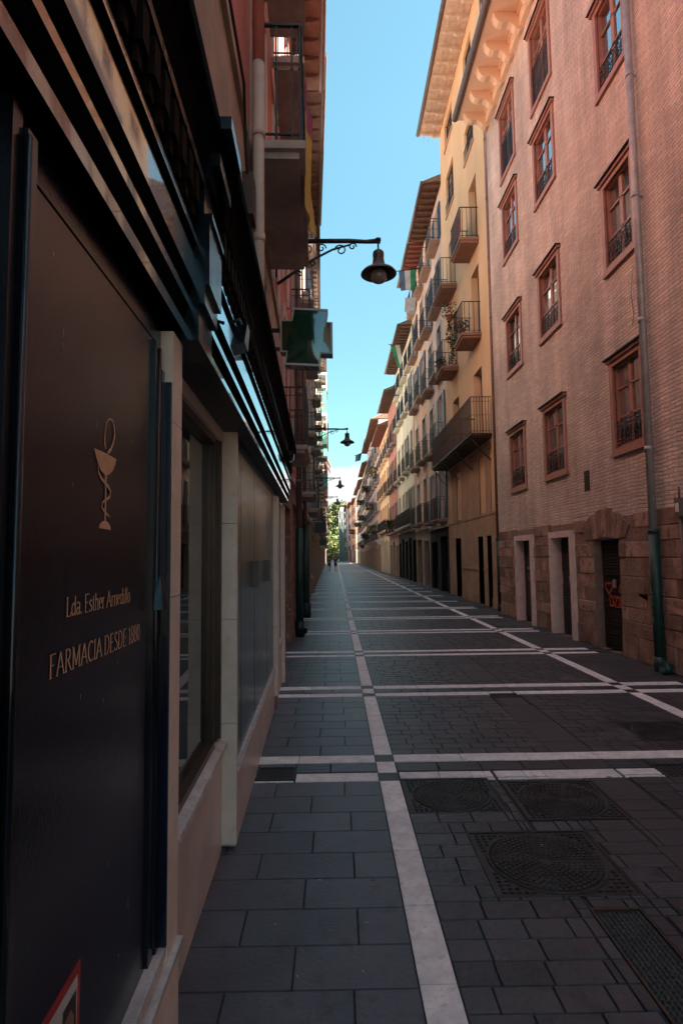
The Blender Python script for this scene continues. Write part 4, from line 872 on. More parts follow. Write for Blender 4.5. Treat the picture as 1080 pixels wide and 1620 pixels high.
# deep painted eave with scrolled corbels
mb = MB(); y0, y1 = -9.0, 16.3
mb.box(0.0, -0.12, y0, y1, 14.12, 14.42); mb.box(0.0, -0.17, y0, y1, 14.42, 14.5); mb.box(-0.0, -0.88, y0, y1, 14.5, 14.58)
y = 16.18
while y > 0:
    pts = [(0.0, 14.10), (-0.10, 14.06), (-0.20, 14.10), (-0.26, 14.2), (-0.36, 14.26), (-0.50, 14.24), (-0.60, 14.27), (-0.68, 14.36), (-0.72, 14.5), (0.0, 14.5)]
    mb.extrude(pts, y - 0.22, y - 0.02); y -= 0.78
ev = mb.build('eave', M_corbel, bh)
mb = MB(); mb.tube([(-0.93, y0, 14.55), (-0.93, y1, 14.53)], 0.085, 12); mb.box(-0.88, -1.0, y0, y1, 14.60, 14.64); mb.build('gutter', M_gutter, bh)
mb = MB(); mb.quad([(-0.95, y0, 14.62), (-0.95, y1, 14.62), (5, y1, 16.8), (5, y0, 16.8)]); mb.quad([(5, y1, 16.8), (5, y0, 16.8), (9.2, y0, 14.4), (9.2, y1, 14.4)]); mb.quad([(-0.95, y1, 14.6), (5, y1, 16.8), (9.2, y1, 14.4)]); mb.build('roof', M_tile, bh)
dp = drainpipe(bh, S, 0.10, 8.2, 0.0, 14.5, 0.055, boot=1.98, upm=M_zinc)
g = MB()
for k, gl in enumerate(([(0, 0), (.05, .01), (.02, -.05)], [(.04, 0), (0, .02), (.04, .05), (0, .07)], [(0, 0), (.05, .05), (.02, .02), (0, .06)], [(.05, 0), (.0, .03), (.05, .06)], [(0, 0), (.05, 0), (.05, .06), (0, .06), (0, 0)])):
    zc = 1.13 - k * 0.11; g.ribbon([(8.17 + p[0], zc + p[1]) for p in gl], [0.008] * len(gl), -0.174)
g.build('tag', mat('pale_green_marker', (0.35, 0.42, 0.30), 0.6, 0.1, 9), dp.children[0])
mb = MB(); mb.tube([(-0.10, 7.98, 0.06), (-0.19, 7.98, 0.10)], 0.085, 14); mb.tube([(-0.19, 7.98, 0.10), (-0.192, 7.98, 0.10)], 0.05, 12); mb.build('pipe_outlet', M_green, dp)
mb = MB(); mb.tube([(-0.05, 7.62, 0.6), (-0.05, 7.62, 2.15)], 0.018, 8); mb.box(-0.09, -0.0, 7.56, 7.68, 2.12, 2.36); mb.cur = 1; mb.box(-0.092, -0.09, 7.58, 7.66, 2.18, 2.30); mb.cur = 0
mb.tube([(-0.05, 7.62, 2.36), (-0.05, 7.62, 2.52)], 0.015, 8); mb.build('conduit', [mat('grey_brown_conduit', (0.16, 0.12, 0.10), 0.5, 0.2, 5), M_white], bh)
mb = MB(); mb.tube([(-0.13, 8.32, 5.9), (-0.16, 8.36, 5.5), (-0.10, 8.42, 5.22), (-0.06, 8.55, 5.1)], 0.008, 5); mb.build('cable', M_zinc, bh)

# ---------------------------------------------------------------- ORANGE HOUSE
oh = thing('orange_house', 'ochre orange rendered house with a long iron balcony, next to the brick house', 'house', (4.9, 0, 0))
SW = [(19.0, 20.2), (22.35, 23.8)]
OD = [(18.85, 19.95, z, z + 2.4) for z in (5.5, 9.05, 12.25)] + [(22.4, 23.6, z, z + 2.4) for z in (5.5, 9.05, 12.25)]
OW = [(19.0, 20.3, 15.95, 17.1), (22.3, 23.8, 16.05, 17.75), (19.0, 20.2, 18.7, 20.0), (22.3, 23.8, 19.0, 20.1)]
ON = [(17.25, 17.55, z, z + 1.9) for z in (6.3, 9.6, 12.9)]
mb = MB(); facade(mb, 0.0, 16.3, 24.95, 2.95, 20.6, OD + OW + ON, 0.34, S); shell(mb, 16.3, 24.95, 20.6, 9, S); 
mb.cur = 1; GD = [(18.15, 18.7, 0, 2.25), (19.2, 19.9, 0, 2.25), (22.6, 23.6, 0, 2.3), (18.7, 19.5, 3.0, 4.9), (22.3, 23.2, 3.0, 4.9)]
facade(mb, 0.03, 16.3, 24.95, 0.0, 2.95, GD, 0.3, S)
facade(mb, 0.02, 18.1, 24.2, 2.95, 5.2, GD, 0.3, S)
for a, b, c, e in GD: mb.quad([(0.28, a, c), (0.28, b, c), (0.28, b, e), (0.28, a, e)])
mb.box(-0.03, -0.06, 16.6, 18.1, 1.12, 1.19); mb.box(-0.03, -0.06, 18.75, 19.15, 1.12, 1.19); mb.box(-0.03, -0.06, 19.95, 22.5, 1.12, 1.19); mb.box(-0.03, -0.05, 16.4, 24.9, 2.9, 2.97); mb.box(-0.03, -0.07, 16.4, 18.1, 0, 0.3); mb.box(-0.03, -0.07, 19.95, 22.5, 0, 0.3)
mb.build('wall', [M_orange, M_orangest], oh)
for a, b, c, e in GD: 
    m = MB(); m.box(0.24, 0.28, a, b, c, e); m.box(0.22, 0.24, a, a + .06, c, e); m.box(0.22, 0.24, b - .06, b, c, e); m.build('door' if c == 0 else 'shutter', M_dark if c == 0 else M_rust, oh)
for a, b, c, e in OD: place(win_proto(b - a, e - c, 'door', M_rust, S), oh, (0.16, (a + b) / 2, c))
for a, b, c, e in OW:
    place(win_proto(b - a, e - c, 'casement', M_rust, S, M_curtain), oh, (0.0, (a + b) / 2, c))
    m = MB(); m.box(-0.05, 0.0, a - .08, b + .08, c - .10, c); m.build('sill', M_orangest, oh)
    if c < 18:
        m = MB()
        for k in range(12): u = a + (b - a) * k / 11; m.box(-0.045, -0.035, u - .006, u + .006, c, c + .42)
        m.box(-0.05, -0.03, a, b, c + .41, c + .43); m.build('window_guard', M_iron, oh)
for a, b, c, e in ON: place(win_proto(b - a, e - c, 'casement', M_rust, S), oh, (0.1, (a + b) / 2, c))
M_slabo = mat('brown_painted_slab', (0.30, 0.165, 0.115), 0.8, 0.12, 2, 0.1, 20)
for y, z, w in ((19.4, 12.25, 1.5), (23.1, 12.35, 1.9), (19.4, 9.0, 1.4), (23.0, 9.05, 1.5)):
    place(bal_proto(w, 0.66, S, 0.17, 1.05, 'knob', M_slabo, M_iron, 0.13), oh, (0, y, z))
LB = bal_proto(7.3, 0.68, S, 0.13, 1.15, 'plain', M_rust, M_rust, 0.10); place(LB, oh, (0, 21.45, 5.42))
mb = MB()      # scrolled iron brackets under the long balcony
for y in (17.95, 20.3, 22.7, 24.9):
    mb.tube([(-0.02, y, 4.6), (-0.30, y, 4.85), (-0.60, y, 5.27)], 0.018, 6)
    mb.tube([(-0.10 - 0.10 * math.cos(a * .6) * (1 - a * .05), y, 5.0 + 0.12 * math.sin(a * .6) * (1 - a * .05)) for a in range(14)], 0.012, 5)
    mb.tube([(-0.40 - 0.07 * math.cos(a * .6), y, 5.14 + 0.07 * math.sin(a * .6)) for a in range(12)], 0.010, 5)
mb.build('bracket', M_rust, oh)
mb = MB(); mb.box(-0.01, -0.9, 17.0, 24.95, 20.62, 20.7)
y = 17.1
while y < 24.9:
    mb.extrude([(0, 20.46), (-0.34, 20.47), (-0.42, 20.53), (-0.72, 20.54), (-0.82, 20.58), (-0.82, 20.62), (0, 20.62)], y, y + 0.12)
    for x in (-0.25, -0.45, -0.65): mb.box(x, x - 0.015, y, y + .6, 20.60, 20.62)
    y += 0.64
mb.build('eave', M_woodl, oh)
mb = MB(); mb.tube([(-0.97, 16.7, 20.70), (-0.97, 25.0, 20.66)], 0.085, 12); mb.build('gutter', M_gutter, oh)
mb = MB(); mb.quad([(-1.0, 16.3, 20.74), (-1.0, 25.0, 20.74), (5, 25.0, 23), (5, 16.3, 23)]); mb.quad([(-0.95, 25, 20.7), (5, 25, 23), (9, 25, 20.6)]); mb.quad([(-0.95, 16.4, 20.7), (5, 16.4, 23), (9, 16.4, 20.6)]); mb.build('roof', M_tile, oh)
dp = drainpipe(oh, S, 0.10, 17.15, 0.0, 20.6, 0.055, boot=2.12, upm=M_pipeb)
mb = MB(); mb.tube([(-.02, 19.9, 6.35), (-.5, 19.9, 6.35)], .02, 6); mb.tube([(-.02, 21.2, 6.1), (-.5, 21.2, 6.1)], .02, 6); mb.tube([(-.5, 19.9, 6.35), (-.5, 19.9, 5.6)], .014, 6); mb.tube([(-.5, 21.2, 6.1), (-.5, 21.2, 5.6)], .014, 6); mb.build('awning_arm', M_iron, oh)
tt = thing('air_conditioner', 'dark green box unit fixed beside the top balcony of the orange house', 'air conditioner', (4.9, 20.9, 13.1))
mb = MB(); mb.box(-0.10, -0.42, -0.25, 0.3, -0.2, 0.25); mb.build('case', M_green, tt); mb = MB(); mb.box(0, -0.10, -0.2, -0.15, -0.2, -0.15); mb.box(0, -0.10, 0.15, 0.2, -0.2, -0.15); mb.build('bracket', M_iron, tt)
# blanket on the top balcony
mb = MB(); n = 14
for k in range(n):
    a, b = 18.72 + 1.3 * k / n, 18.72 + 1.3 * (k + 1) / n
    mb.hexa([(4.30 + .015 * math.sin(k * 1.9), a, 12.55), (4.30 + .015 * math.sin(k * 1.9 + 1.9), b, 12.55), (4.33, b, 12.55), (4.33, a, 12.55)], [(4.295 + .01 * math.sin(k * 1.7), a, 13.25), (4.295 + .01 * math.sin(k * 1.7 + 1.7), b, 13.25), (4.33, b, 13.25), (4.33, a, 13.25)])
tag(mb.build('blanket', mat('salmon_blanket', (0.50, 0.20, 0.15), 0.9, 0.2, 6, 0.3, 60)), 'salmon pink blanket hung behind the railing of the top balcony on the orange house', 'blanket')
#@@FAR
# ================================================================ GENERIC TERRACED HOUSES
random.seed(21)
def house(s, y0, y1, X, zt, wallm, label, slabs, ncol, ov=0.75, trim=None, shut=None, frame=None, ground=None, bal='all', em=None, bd=0.42, ang=0.0, slabm=None, railm=None, detail=2, ov2=None, opw=1.0, gcol=None, name='house', pane=None, quoin=False, cont=()):
    t = thing(name, label, 'house', (X, y0, 0), ang); L = y1 - y0 - 0.04; trim = trim or M_pale; frame = frame or M_white
    cols = [(L * (k + .5) / ncol - opw / 2, L * (k + .5) / ncol + opw / 2) for k in range(ncol)]
    holes = []
    for k, z in enumerate(slabs):
        nxt = slabs[k + 1] if k + 1 < len(slabs) else zt - 0.2
        hh = min(2.35, nxt - z - 0.45)
        for a, b in cols: holes.append((a, b, z + 0.02, z + 0.02 + hh))
    mb = MB(); g = slabs[0] - 0.25; facade(mb, 0.0, 0, L, g, zt, holes, 0.22, s); shell(mb, 0, L, zt, 9, s)
    mb.cur = 1
    gn = max(2, int(L / 1.9)); gh = [(L * (k + .5) / gn - L / gn * .33, L * (k + .5) / gn + L / gn * .33, 0, g - random.uniform(.45, .8)) for k in range(gn)]
    facade(mb, 0.02, 0, L, 0, g, gh, 0.3, s)
    for a, b, c, e in gh: mb.cur = 3; mb.quad([(-s * .26, a, c), (-s * .26, b, c), (-s * .26, b, e), (-s * .26, a, e)])
    mb.cur = 2
    for a, b, c, e in holes:
        if detail >= 1:
            mb.box(0, s * .035, a - .13, a, c, e + .13); mb.box(0, s * .035, b, b + .13, c, e + .13); mb.box(0, s * .04, a, b, e, e + .13)
    mb.box(0, s * .07, 0, L, g - .12, g + .02)
    if quoin:
        for u in (0.0, L - 0.3): mb.box(0, s * .05, u, u + .3, g, zt)
    mb.build('wall', [wallm, ground or M_conc, trim, gcol or M_dark], t)
    if detail >= 1:
        for a, b, c, e in gh:
            m = MB(); m.box(-s * .2, -s * .25, a + .03, b - .03, 0, e - .05); m.cur = 1; m.box(-s * .19, -s * .2, a + .12, (a + b) / 2 - .04, .9, e - .2); m.box(-s * .19, -s * .2, (a + b) / 2 + .04, b - .12, .9, e - .2)
            m.build('shop_door', [gcol or M_shut, M_pane], t)
    for k, z in enumerate(slabs):
        for j, (a, b) in enumerate(cols):
            h = holes[k * ncol + j]; kind = 'louvre' if shut and random.random() < .6 else 'door'
            place(win_proto(b - a, h[3] - h[2], kind, shut if kind == 'louvre' else frame, s, pane or random.choice([M_pane, M_pane, M_curtain])), t, (0, (a + b) / 2, h[2]))
            if shut and kind == 'door' and detail >= 1:
                key = ('leafs', round(h[3] - h[2], 2), shut.name, s)
                if key not in PR:
                    m = MB(); m.box(s * .02, s * .06, -.02, .47, .02, h[3] - h[2]); zz = .1
                    while zz < h[3] - h[2] - .1: m.box(s * .06, s * .066, .04, .42, zz, zz + .03); zz += .07
                    PR[key] = (m.build('open_shutter', shut, link=False), [])
                place(PR[key], t, (0, b + .04, h[2])); place(PR[key], t, (0, a - .5, h[2]))
    for k, z in enumerate(slabs):
        if k in cont: place(bal_proto(round(L - .5, 1), bd, s, .13, .98, 'far' if detail < 2 else 'plain', slabm, railm, .14), t, (0, L / 2, z)); continue
        for j, (a, b) in enumerate(cols):
            if bal == 'all' or (bal == 'alt' and (k + j) % 2 == 0) or (bal == 'low' and k < len(slabs) - 1):
                place(bal_proto(round(opw + .55, 1), bd, s, .13, .98, 'far' if detail < 2 else 'plain', slabm, railm, .13 if detail else .2), t, (0, (a + b) / 2, z))
    if em is not False: eave(t, s, 0, L, zt, ov, em or M_wood, step=.5 if detail > 1 else .7, w2=ov2)
    return t, cols
def st_(n, c): return stucco(n, c)
M_pinkst = st_('pinkish_cream_stone', (0.70, 0.54, 0.46)); M_peach = st_('peach_render', (0.74, 0.50, 0.37)); M_cream = st_('cream_ashlar', (0.70, 0.61, 0.49)); M_redr = st_('brick_red_render', (0.46, 0.21, 0.17))
M_yel = st_('yellow_ochre_render', (0.76, 0.64, 0.44)); M_lil = st_('lilac_grey_render', (0.62, 0.54, 0.52)); M_rose = st_('rose_render', (0.72, 0.56, 0.50)); M_wht = st_('off_white_render', (0.78, 0.74, 0.68)); M_grn = st_('grey_green_render', (0.40, 0.42, 0.36)); M_brn = st_('brown_stone_ground_floor', (0.36, 0.26, 0.20))
M_sg = mat('dark_green_shutter', (0.025, 0.05, 0.042), 0.5, 0.2, 4); M_sb = mat('slate_blue_shutter', (0.05, 0.075, 0.11), 0.5, 0.2, 4); M_sbr = mat('brown_shutter', (0.10, 0.05, 0.035), 0.5, 0.2, 4); M_sw = mat('pale_blue_grey_shutter', (0.34, 0.38, 0.42), 0.5, 0.1, 4)
M_sl2 = mat('pinkish_slab', (0.42, 0.27, 0.20), 0.8, 0.12, 2, 0.1, 20)
XR = 4.9
house(-1, 24.95, 30, XR, 18.3, M_pinkst, 'pinkish cream stone house with a black shopfront, just past the orange house', [3.25, 6.55, 9.8, 12.9, 16.0], 2, .78, shut=M_sb, ground=M_dark, em=M_wood, slabm=M_sl2, gcol=M_dark, bd=.45)
house(-1, 30, 35.2, XR, 18.3, M_peach, 'peach house with blue-grey shutters and dark red eave, third after the brick house', [3.4, 6.7, 10.2, 13.3, 16.2], 2, .78, shut=M_sb, ground=M_brn, em=M_woodr, slabm=M_sl2, bd=.42)
house(-1, 35.2, 45, XR, 15.9, M_cream, 'wide cream ashlar house with dark shutters and a black shopfront of tall pilasters', [3.6, 7.2, 11.2, 13.6], 4, .8, shut=M_sg, ground=M_dark, em=M_wood, bd=.36, slabm=M_cream, gcol=M_dark, trim=M_cream, quoin=True, cont=(0,))
house(-1, 45, 52.5, XR, 14.6, M_redr, 'brick red house with long first-floor balconies beyond the cream ashlar house', [3.5, 7.2, 10.6], 3, .85, shut=M_sbr, ground=M_brn, em=M_wood, bd=.45, trim=M_redr)
house(-1, 52.5, 63, XR, 13.5, M_yel, 'yellow ochre house with an orange cornice beyond the brick red house', [4.0, 7.4, 10.6], 4, .85, ground=M_cream, em=M_woodr, bd=.4, trim=st_('orange_trim', (.55, .27, .1)), slabm=M_corbel, cont=(0,))
house(-1, 63, 76, XR, 16.6, M_rose, 'pale rose house with many balcony plants, right beyond the yellow house', [3.4, 6.6, 9.8, 13.0], 4, .8, shut=M_sb, ground=M_brn, bd=.45, detail=1, quoin=True)
house(-1, 76, 87, XR, 17.0, M_lil, 'lilac grey house with dark blue shutters beyond the pale rose house', [3.4, 6.6, 9.8, 13.2], 4, .8, shut=M_sb, ground=M_brn, bd=.45, detail=1)
house(-1, 87, 103, XR, 15.6, M_pinkst, 'long pinkish stone house with close rows of balconies, far down the right', [3.4, 6.5, 9.6, 12.6], 5, .7, shut=M_sbr, ground=M_brn, bd=.45, detail=1)
house(-1, 103, 117, XR, 15.0, M_lil, 'grey lilac house with brown shutters before the cream corner house', [3.3, 6.4, 9.5, 12.4], 5, .7, shut=M_sbr, ground=M_brn, bd=.45, detail=0)
house(-1, 117, 132, XR, 15.4, M_wht, 'cream corner house standing before the sunlit side street', [3.4, 6.5, 9.6, 12.6], 5, .7, shut=M_sg, ground=M_cream, bd=.4, detail=0, bal='alt')
house(-1, 140, 158, XR, 15.5, M_peach, 'peach corner house just beyond the sunlit side street', [3.4, 6.5, 9.6, 12.6], 5, .7, shut=M_sg, ground=M_brn, bd=.5, detail=0)
house(-1, 158, 178, XR - .6, 16.2, M_rose, 'rose house far down the right side beyond the peach corner house', [3.4, 6.5, 9.6, 12.6], 6, .7, shut=M_sb, ground=M_brn, bd=.5, detail=0)
house(-1, 178, 204, XR - 1.3, 17.2, M_lil, 'grey house far down the right side before the scaffolded building', [3.4, 6.5, 9.6, 12.6, 15], 7, .7, shut=M_sbr, ground=M_brn, bd=.5, detail=0)
# left side
lx = lambda y: LX(y)
AL = math.atan(.012)
M_lred = M_red
house(1, 9.04, 14.2, lx(9.04) + .0, 13.6, M_red, 'salmon red house with a brown downpipe and pale window surrounds, next to the pharmacy', [3.5, 6.4, 9.4], 2, .75, ground=mat('scuffed_brown_render', (.25, .14, .11), .85, .3, 3, .3, 20, dirt=(.42, .30, .26)), em=M_wood, bd=.42, ang=AL, bal='alt', ov2=.62, shut=None)
house(1, 14.2, 22, lx(14.2), 14.6, M_rose, 'greyish rose house with low dark shopfront and pale shutters, second past the pharmacy', [3.3, 5.4, 8.4, 11.4], 3, .70, ground=M_dark, shut=M_sw, bd=.42, ang=AL, em=M_wood, slabm=M_conc, ov2=.45, bal='alt')
house(1, 22, 31, lx(22), 15.0, M_pinkst, 'pinkish cream house with grey shutters, third past the pharmacy', [3.4, 6.5, 9.6, 12.4], 3, .40, ground=M_brn, shut=M_sw, bd=.42, ang=AL, em=M_woodl, ov2=.3, bal='alt')
house(1, 31, 40, lx(31), 15.0, M_wht, 'off-white house with brown shop doors, fourth past the pharmacy', [3.4, 6.5, 9.6, 12.4], 3, .35, ground=M_brn, shut=M_sw, bd=.42, ang=AL)
tl, _ = house(1, 40, 52, lx(40), 15.8, M_wht, 'white house with pale green glazed box balconies high on the left', [3.4, 6.5, 9.6, 12.6], 4, .6, ground=M_brn, shut=None, bd=.42, ang=AL, detail=1)
M_tq = mat('turquoise_glazing', (.16, .42, .36), .3, .15, 3)
for y, z in ((2.2, 12.7), (2.2, 9.7), (5.4, 12.7), (2.2, 6.6), (8.2, 9.7)):
    m = MB(); m.box(0, .72, y - .9, y + .9, z, z + .9); m.cur = 1
    for u in (-.9, -.45, 0, .45, .86): m.box(.68, .72, y + u, y + u + .05, z + .9, z + 2.1)
    m.box(0, .74, y - .92, y + .92, z + 2.1, z + 2.25); m.cur = 2; m.quad([(.7, y - .9, z + .9), (.7, y + .9, z + .9), (.7, y + .9, z + 2.1), (.7, y - .9, z + 2.1)]); m.build('box_balcony', [M_tq, M_white, M_brglass], tl)
tl, _ = house(1, 52, 66, lx(52), 13.6, M_rose, 'rose house with brown roller awnings hanging outside, beyond the white house', [3.4, 6.5, 9.6], 4, .7, ground=M_brn, shut=M_sbr, bd=.45, ang=AL, detail=1)
for y in (2.0, 5.5):
    m = MB(); m.hexa([(.1, y - 1, 11.9), (.12, y - 1, 12.0), (.12, y + 1, 12.0), (.1, y + 1, 11.9)], [(1.0, y - 1, 9.9), (1.02, y - 1, 10.0), (1.02, y + 1, 10.0), (1.0, y + 1, 9.9)]); m.build('awning', mat('tan_awning_cloth', (.36, .22, .14), .9, .1, 3), tl)
house(1, 66, 82, lx(66), 12.4, M_pinkst, 'pinkish house with brown shutters, sixth down the left side', [3.4, 6.4, 9.4], 5, .6, ground=M_brn, shut=M_sbr, bd=.45, ang=AL, detail=1)
house(1, 82, 104, lx(82), 12.0, M_cream, 'cream house with green shutters, seventh down the left side', [3.4, 6.4, 9.2], 6, .6, ground=M_brn, shut=M_sg, bd=.45, ang=AL, detail=0)
house(1, 104, 130, lx(104), 11.5, M_lil, 'grey lilac corner house on the left before the sunlit side street', [3.4, 6.4, 9.0], 7, .6, ground=M_brn, shut=M_sbr, bd=.45, ang=AL, detail=0)
house(1, 138, 165, lx(138) + .1, 11.5, M_peach, 'peach corner house on the left beyond the side street', [3.4, 6.4, 9.0], 7, .6, ground=M_brn, shut=M_sbr, bd=.45, ang=AL, detail=0)
house(1, 165, 200, lx(165) + .3, 11.5, M_rose, 'rose house at the far end of the left side', [3.4, 6.4, 9.0], 8, .6, ground=M_brn, shut=M_sg, bd=.45, ang=AL, detail=0)
# outlet pipe of the salmon red house (dark green boot) and the next one
dp = thing('downpipe', 'brown downpipe with a dark green iron boot on the salmon red house', 'downpipe', (-0.86, 12.2, 0))
m = MB(); m.tube([(0.10, 0, 2.2), (0.10, 0, 12.8)], .062, 12)
for z in (3.2, 5.1, 7.2, 9.3): m.tube([(0.10, 0, z), (0.10, 0, z + .07)], .07, 12)
m.build('pipe', mat('mauve_brown_pipe', (.16, .105, .10), .5, .15, 5), dp)
m = MB(); m.tube([(0.10, 0, .3), (0.10, 0, 2.25)], .08, 14); m.build('boot', M_green, dp)
m = MB(); m.tube([(0.10, 0, .0), (0.10, 0, .32)], .10, 14); m.tube([(0.12, 0, .16), (0.20, -.12, .12)], .075, 12); m.build('outlet', M_iron, dp)
dp = thing('downpipe', 'second dark green downpipe boot, with a bulky black foot, further along the left wall', 'downpipe', (-0.92, 16.0, 0))
m = MB(); m.tube([(0.10, 0, .3), (0.10, 0, 2.5)], .10, 14); m.build('boot', M_green, dp)
m = MB(); m.tube([(0.10, 0, .0), (0.10, 0, .40)], .13, 14); m.build('outlet', M_iron, dp)
m = MB(); m.tube([(0.08, 0, 2.5), (0.08, 0, 13.5)], .06, 12); m.build('pipe', M_pipeb, dp)
# scuffed brown corner pier at the start of the red house
pier = MB(); pier.box(-.3, .16, 0, .42, 0, 3.0); pier.cur = 1; random.seed(4)
for k in range(46):
    z = random.uniform(.5, 2.7); x = random.gauss(.03, .035); r = random.uniform(.004, .018)
    pier.hexa([(x - r, -.003, z - r * 1.6), (x + r, -.003, z - r), (x + r, -.001, z - r), (x - r, -.001, z - r)], [(x - r * .6, -.003, z + r), (x + r * .7, -.003, z + r * 1.7), (x + r, -.001, z + r), (x - r, -.001, z + r)])
tag(pier.build('pier', [mat('scuffed_brown_pier', (.20, .125, .10), .85, .25, 4, .3, 25), mat('chipped_plaster', (.46, .36, .32), .9, .1, 9)], None, (-0.93, 8.55, 0)), 'brown corner pier with chipped white plaster spots at the end of the pharmacy', 'pier')

# ---------------------------------------------------------------- far end: scaffold net, hill, trees, van
nb = thing('scaffolded_building', 'building wrapped in teal scaffold netting at the far end of the street', 'building', (1.3, 206, 0))
m = MB(); m.box(.4, 14, .4, 24, 0, 19); m.build('wall', M_cream, nb)
m = MB()
nx, nz_ = 8, 22
for k in range(nx):
    for j in range(nz_):
        f_ = lambda a, b: (a * .45, .1 * math.sin(a * 2.1 + b), b * .8)
        m.quad([f_(k, j), f_(k + 1, j), f_(k + 1, j + 1), f_(k, j + 1)], True)
for j in range(nz_): 
    for k in range(12): g_ = lambda a, b: (.06 * math.sin(a * 1.7 + b), a * 2, b * .8); m.quad([g_(k, j), g_(k + 1, j), g_(k + 1, j + 1), g_(k, j + 1)], True)
m.build('scaffold_net', mat('teal_scaffold_net', (.13, .24, .22), .8, .25, .6, .3, 3), nb)
m = MB()
for k in range(6): m.tube([(k * .7, -.1, 0), (k * .7, -.1, 17.8)], .05, 6)
for j in range(8): m.tube([(0, -.12, 2.1 * j + 1), (3.6, -.12, 2.1 * j + 1)], .04, 6)
m.build('scaffold_tubes', M_zinc, nb)
hl = MB(); n = 26
def hz(x, y): return max(-.2, 22 * (1 / (1 + math.exp(-(y - 285) / 12))) + 2.5 * math.sin(x * .05) + 2 * math.sin(y * .07 + x * .03) - 3.5)
for i in range(n):
    for j in range(n):
        q = [(-90 + 180 * (i + a) / n, 240 + 240 * (j + b) / n) for a, b in ((0, 0), (1, 0), (1, 1), (0, 1))]; hl.quad([(x, y, hz(x, y) - .3) for x, y in q], True)
struct(hl.build('hill', mat('wooded_hillside', (.06, .08, .03), .95, .4, .3, .5, 2)))
def make_crown(seed, r, h, nl=2600, ls=.30):
    rnd = random.Random(seed); m = MB(); lobes = [(rnd.gauss(0, r * .45), rnd.gauss(0, r * .45), h * rnd.uniform(.35, 1.0), r * rnd.uniform(.32, .6)) for _ in range(15)]
    for k in range(nl):
        L = rnd.choice(lobes); d = Vector((rnd.gauss(0, 1), rnd.gauss(0, 1), rnd.gauss(0, 1))).normalized() * L[3] * rnd.uniform(.55, 1.05)
        c = Vector((L[0], L[1], L[2])) + d; u = Vector((rnd.gauss(0, 1), rnd.gauss(0, 1), rnd.gauss(0, 1))).normalized(); v = u.orthogonal().normalized(); w = u.cross(v); s_ = ls * rnd.uniform(.6, 1.5)
        m.quad([c - v * s_, c + w * s_ * .6, c + v * s_, c - w * s_ * .6])
    return m
TR = []
for k in range(4):
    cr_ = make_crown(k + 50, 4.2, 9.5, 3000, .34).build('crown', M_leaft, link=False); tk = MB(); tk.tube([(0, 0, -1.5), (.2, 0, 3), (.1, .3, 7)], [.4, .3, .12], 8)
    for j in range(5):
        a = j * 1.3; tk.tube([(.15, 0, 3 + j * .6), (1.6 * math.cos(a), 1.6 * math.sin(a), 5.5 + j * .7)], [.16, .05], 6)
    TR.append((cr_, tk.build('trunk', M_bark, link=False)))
rnd = random.Random(9); q = 0
treepos = [(-9, 238), (-5.2, 244), (-1.6, 246), (-12, 262), (-7, 266), (-3, 268), (1.0, 270), (4.5, 265), (-9, 284), (-4.5, 287), (0, 288), (4.8, 290), (9.5, 286), (-12, 302), (-6, 306), (-1, 308), (4, 309), (9, 305), (14, 303), (-10, 324), (-3, 328), (3, 330), (9, 326), (15, 322), (20, 318)]
for x, y in treepos:
    r_ = (238 <= y < 250) and 'front' or (y < 275 and 'second') or (y < 295 and 'third') or (y < 315 and 'fourth') or 'rear'
    t = thing('tree', 'green broad-leaved tree in the %s row of the wooded slope closing the street' % r_, 'tree', (x, y, hz(x, y) - .2), rnd.uniform(0, 6), 'trees in the %s row at the end of the street' % r_)
    k = rnd.randrange(4); sc = rnd.uniform(.9, 1.2); t.scale = (sc, sc, sc * rnd.uniform(.95, 1.15))
    for part in TR[k]: c = part.copy(); C.objects.link(c); c.parent = t
vn = thing('van', 'small brown box van parked far away at the end of the street', 'van', (0.6, 215, 0))
m = MB(); m.hexa([(-1, 0, .4), (1, 0, .4), (1, 4.6, .4), (-1, 4.6, .4)], [(-.92, .05, 2.5), (.92, .05, 2.5), (.92, 3.6, 2.5), (-.92, 3.6, 2.5)]); m.build('body', mat('brown_van_paint', (.12, .07, .045), .4, .1, 2), vn)
m = MB(); m.box(-.75, .75, -.02, .03, 1.5, 2.2); m.build('rear_window', M_pane, vn)
for x in (-.85, .85):
    for y in (.9, 3.7): m = MB(); m.tube([(x - .1, y, .34), (x + .1, y, .34)], .34, 12); m.build('wheel', M_iron, vn)
#@@THINGS
# ================================================================ STREET LAMPS ON BRACKETS
def scroll(mb, x0, x1, z0, z1):
    mb.tube([(x0, 0, z0 - .60), (x0 + .22, 0, z0 - .44), (x0 + .5, 0, z0 - .25), (x0 + .75, 0, z0 - .12), (x0 + 1.0, 0, z0 - .05)], [.022, .02, .017, .014, .012], 6)
    for cx_, cz_, r, sg in ((x0 + .60, z0 - .10, .065, 1), (x0 + .86, z0 - .13, .085, -1), (x0 + 1.02, z0 - .08, .055, 1), (x0 + .42, z0 - .12, .07, -1), (x0 + .2, z0 - .2, .10, 1), (x0 + .48, z0 - .32, .04, 1), (x0 + .3, z0 - .46, .045, -1)):
        mb.tube([(cx_ + sg * r * (1 - k * .06) * math.cos(k * .62), 0, cz_ + r * (1 - k * .06) * math.sin(k * .62)) for k in range(13)], .010, 5)
arm = MB(); arm.tube([(0, 0, 0), (1.0, 0, 0), (1.22, 0, -.012), (1.42, 0, 0)], [.032, .030, .026, .036], 10); arm.tube([(0, 0, .05), (0, 0, -.5)], .022, 8); arm.tube([(1.39, 0, 0), (1.39, 0, .03)], .04, 10)
for x in (.15, .55): arm.tube([(x, 0, .03), (x + .03, 0, .05)], .015, 6)
scroll(arm, .02, 1.4, 0, 0); ARM = arm.build('bracket', M_iron, link=False)
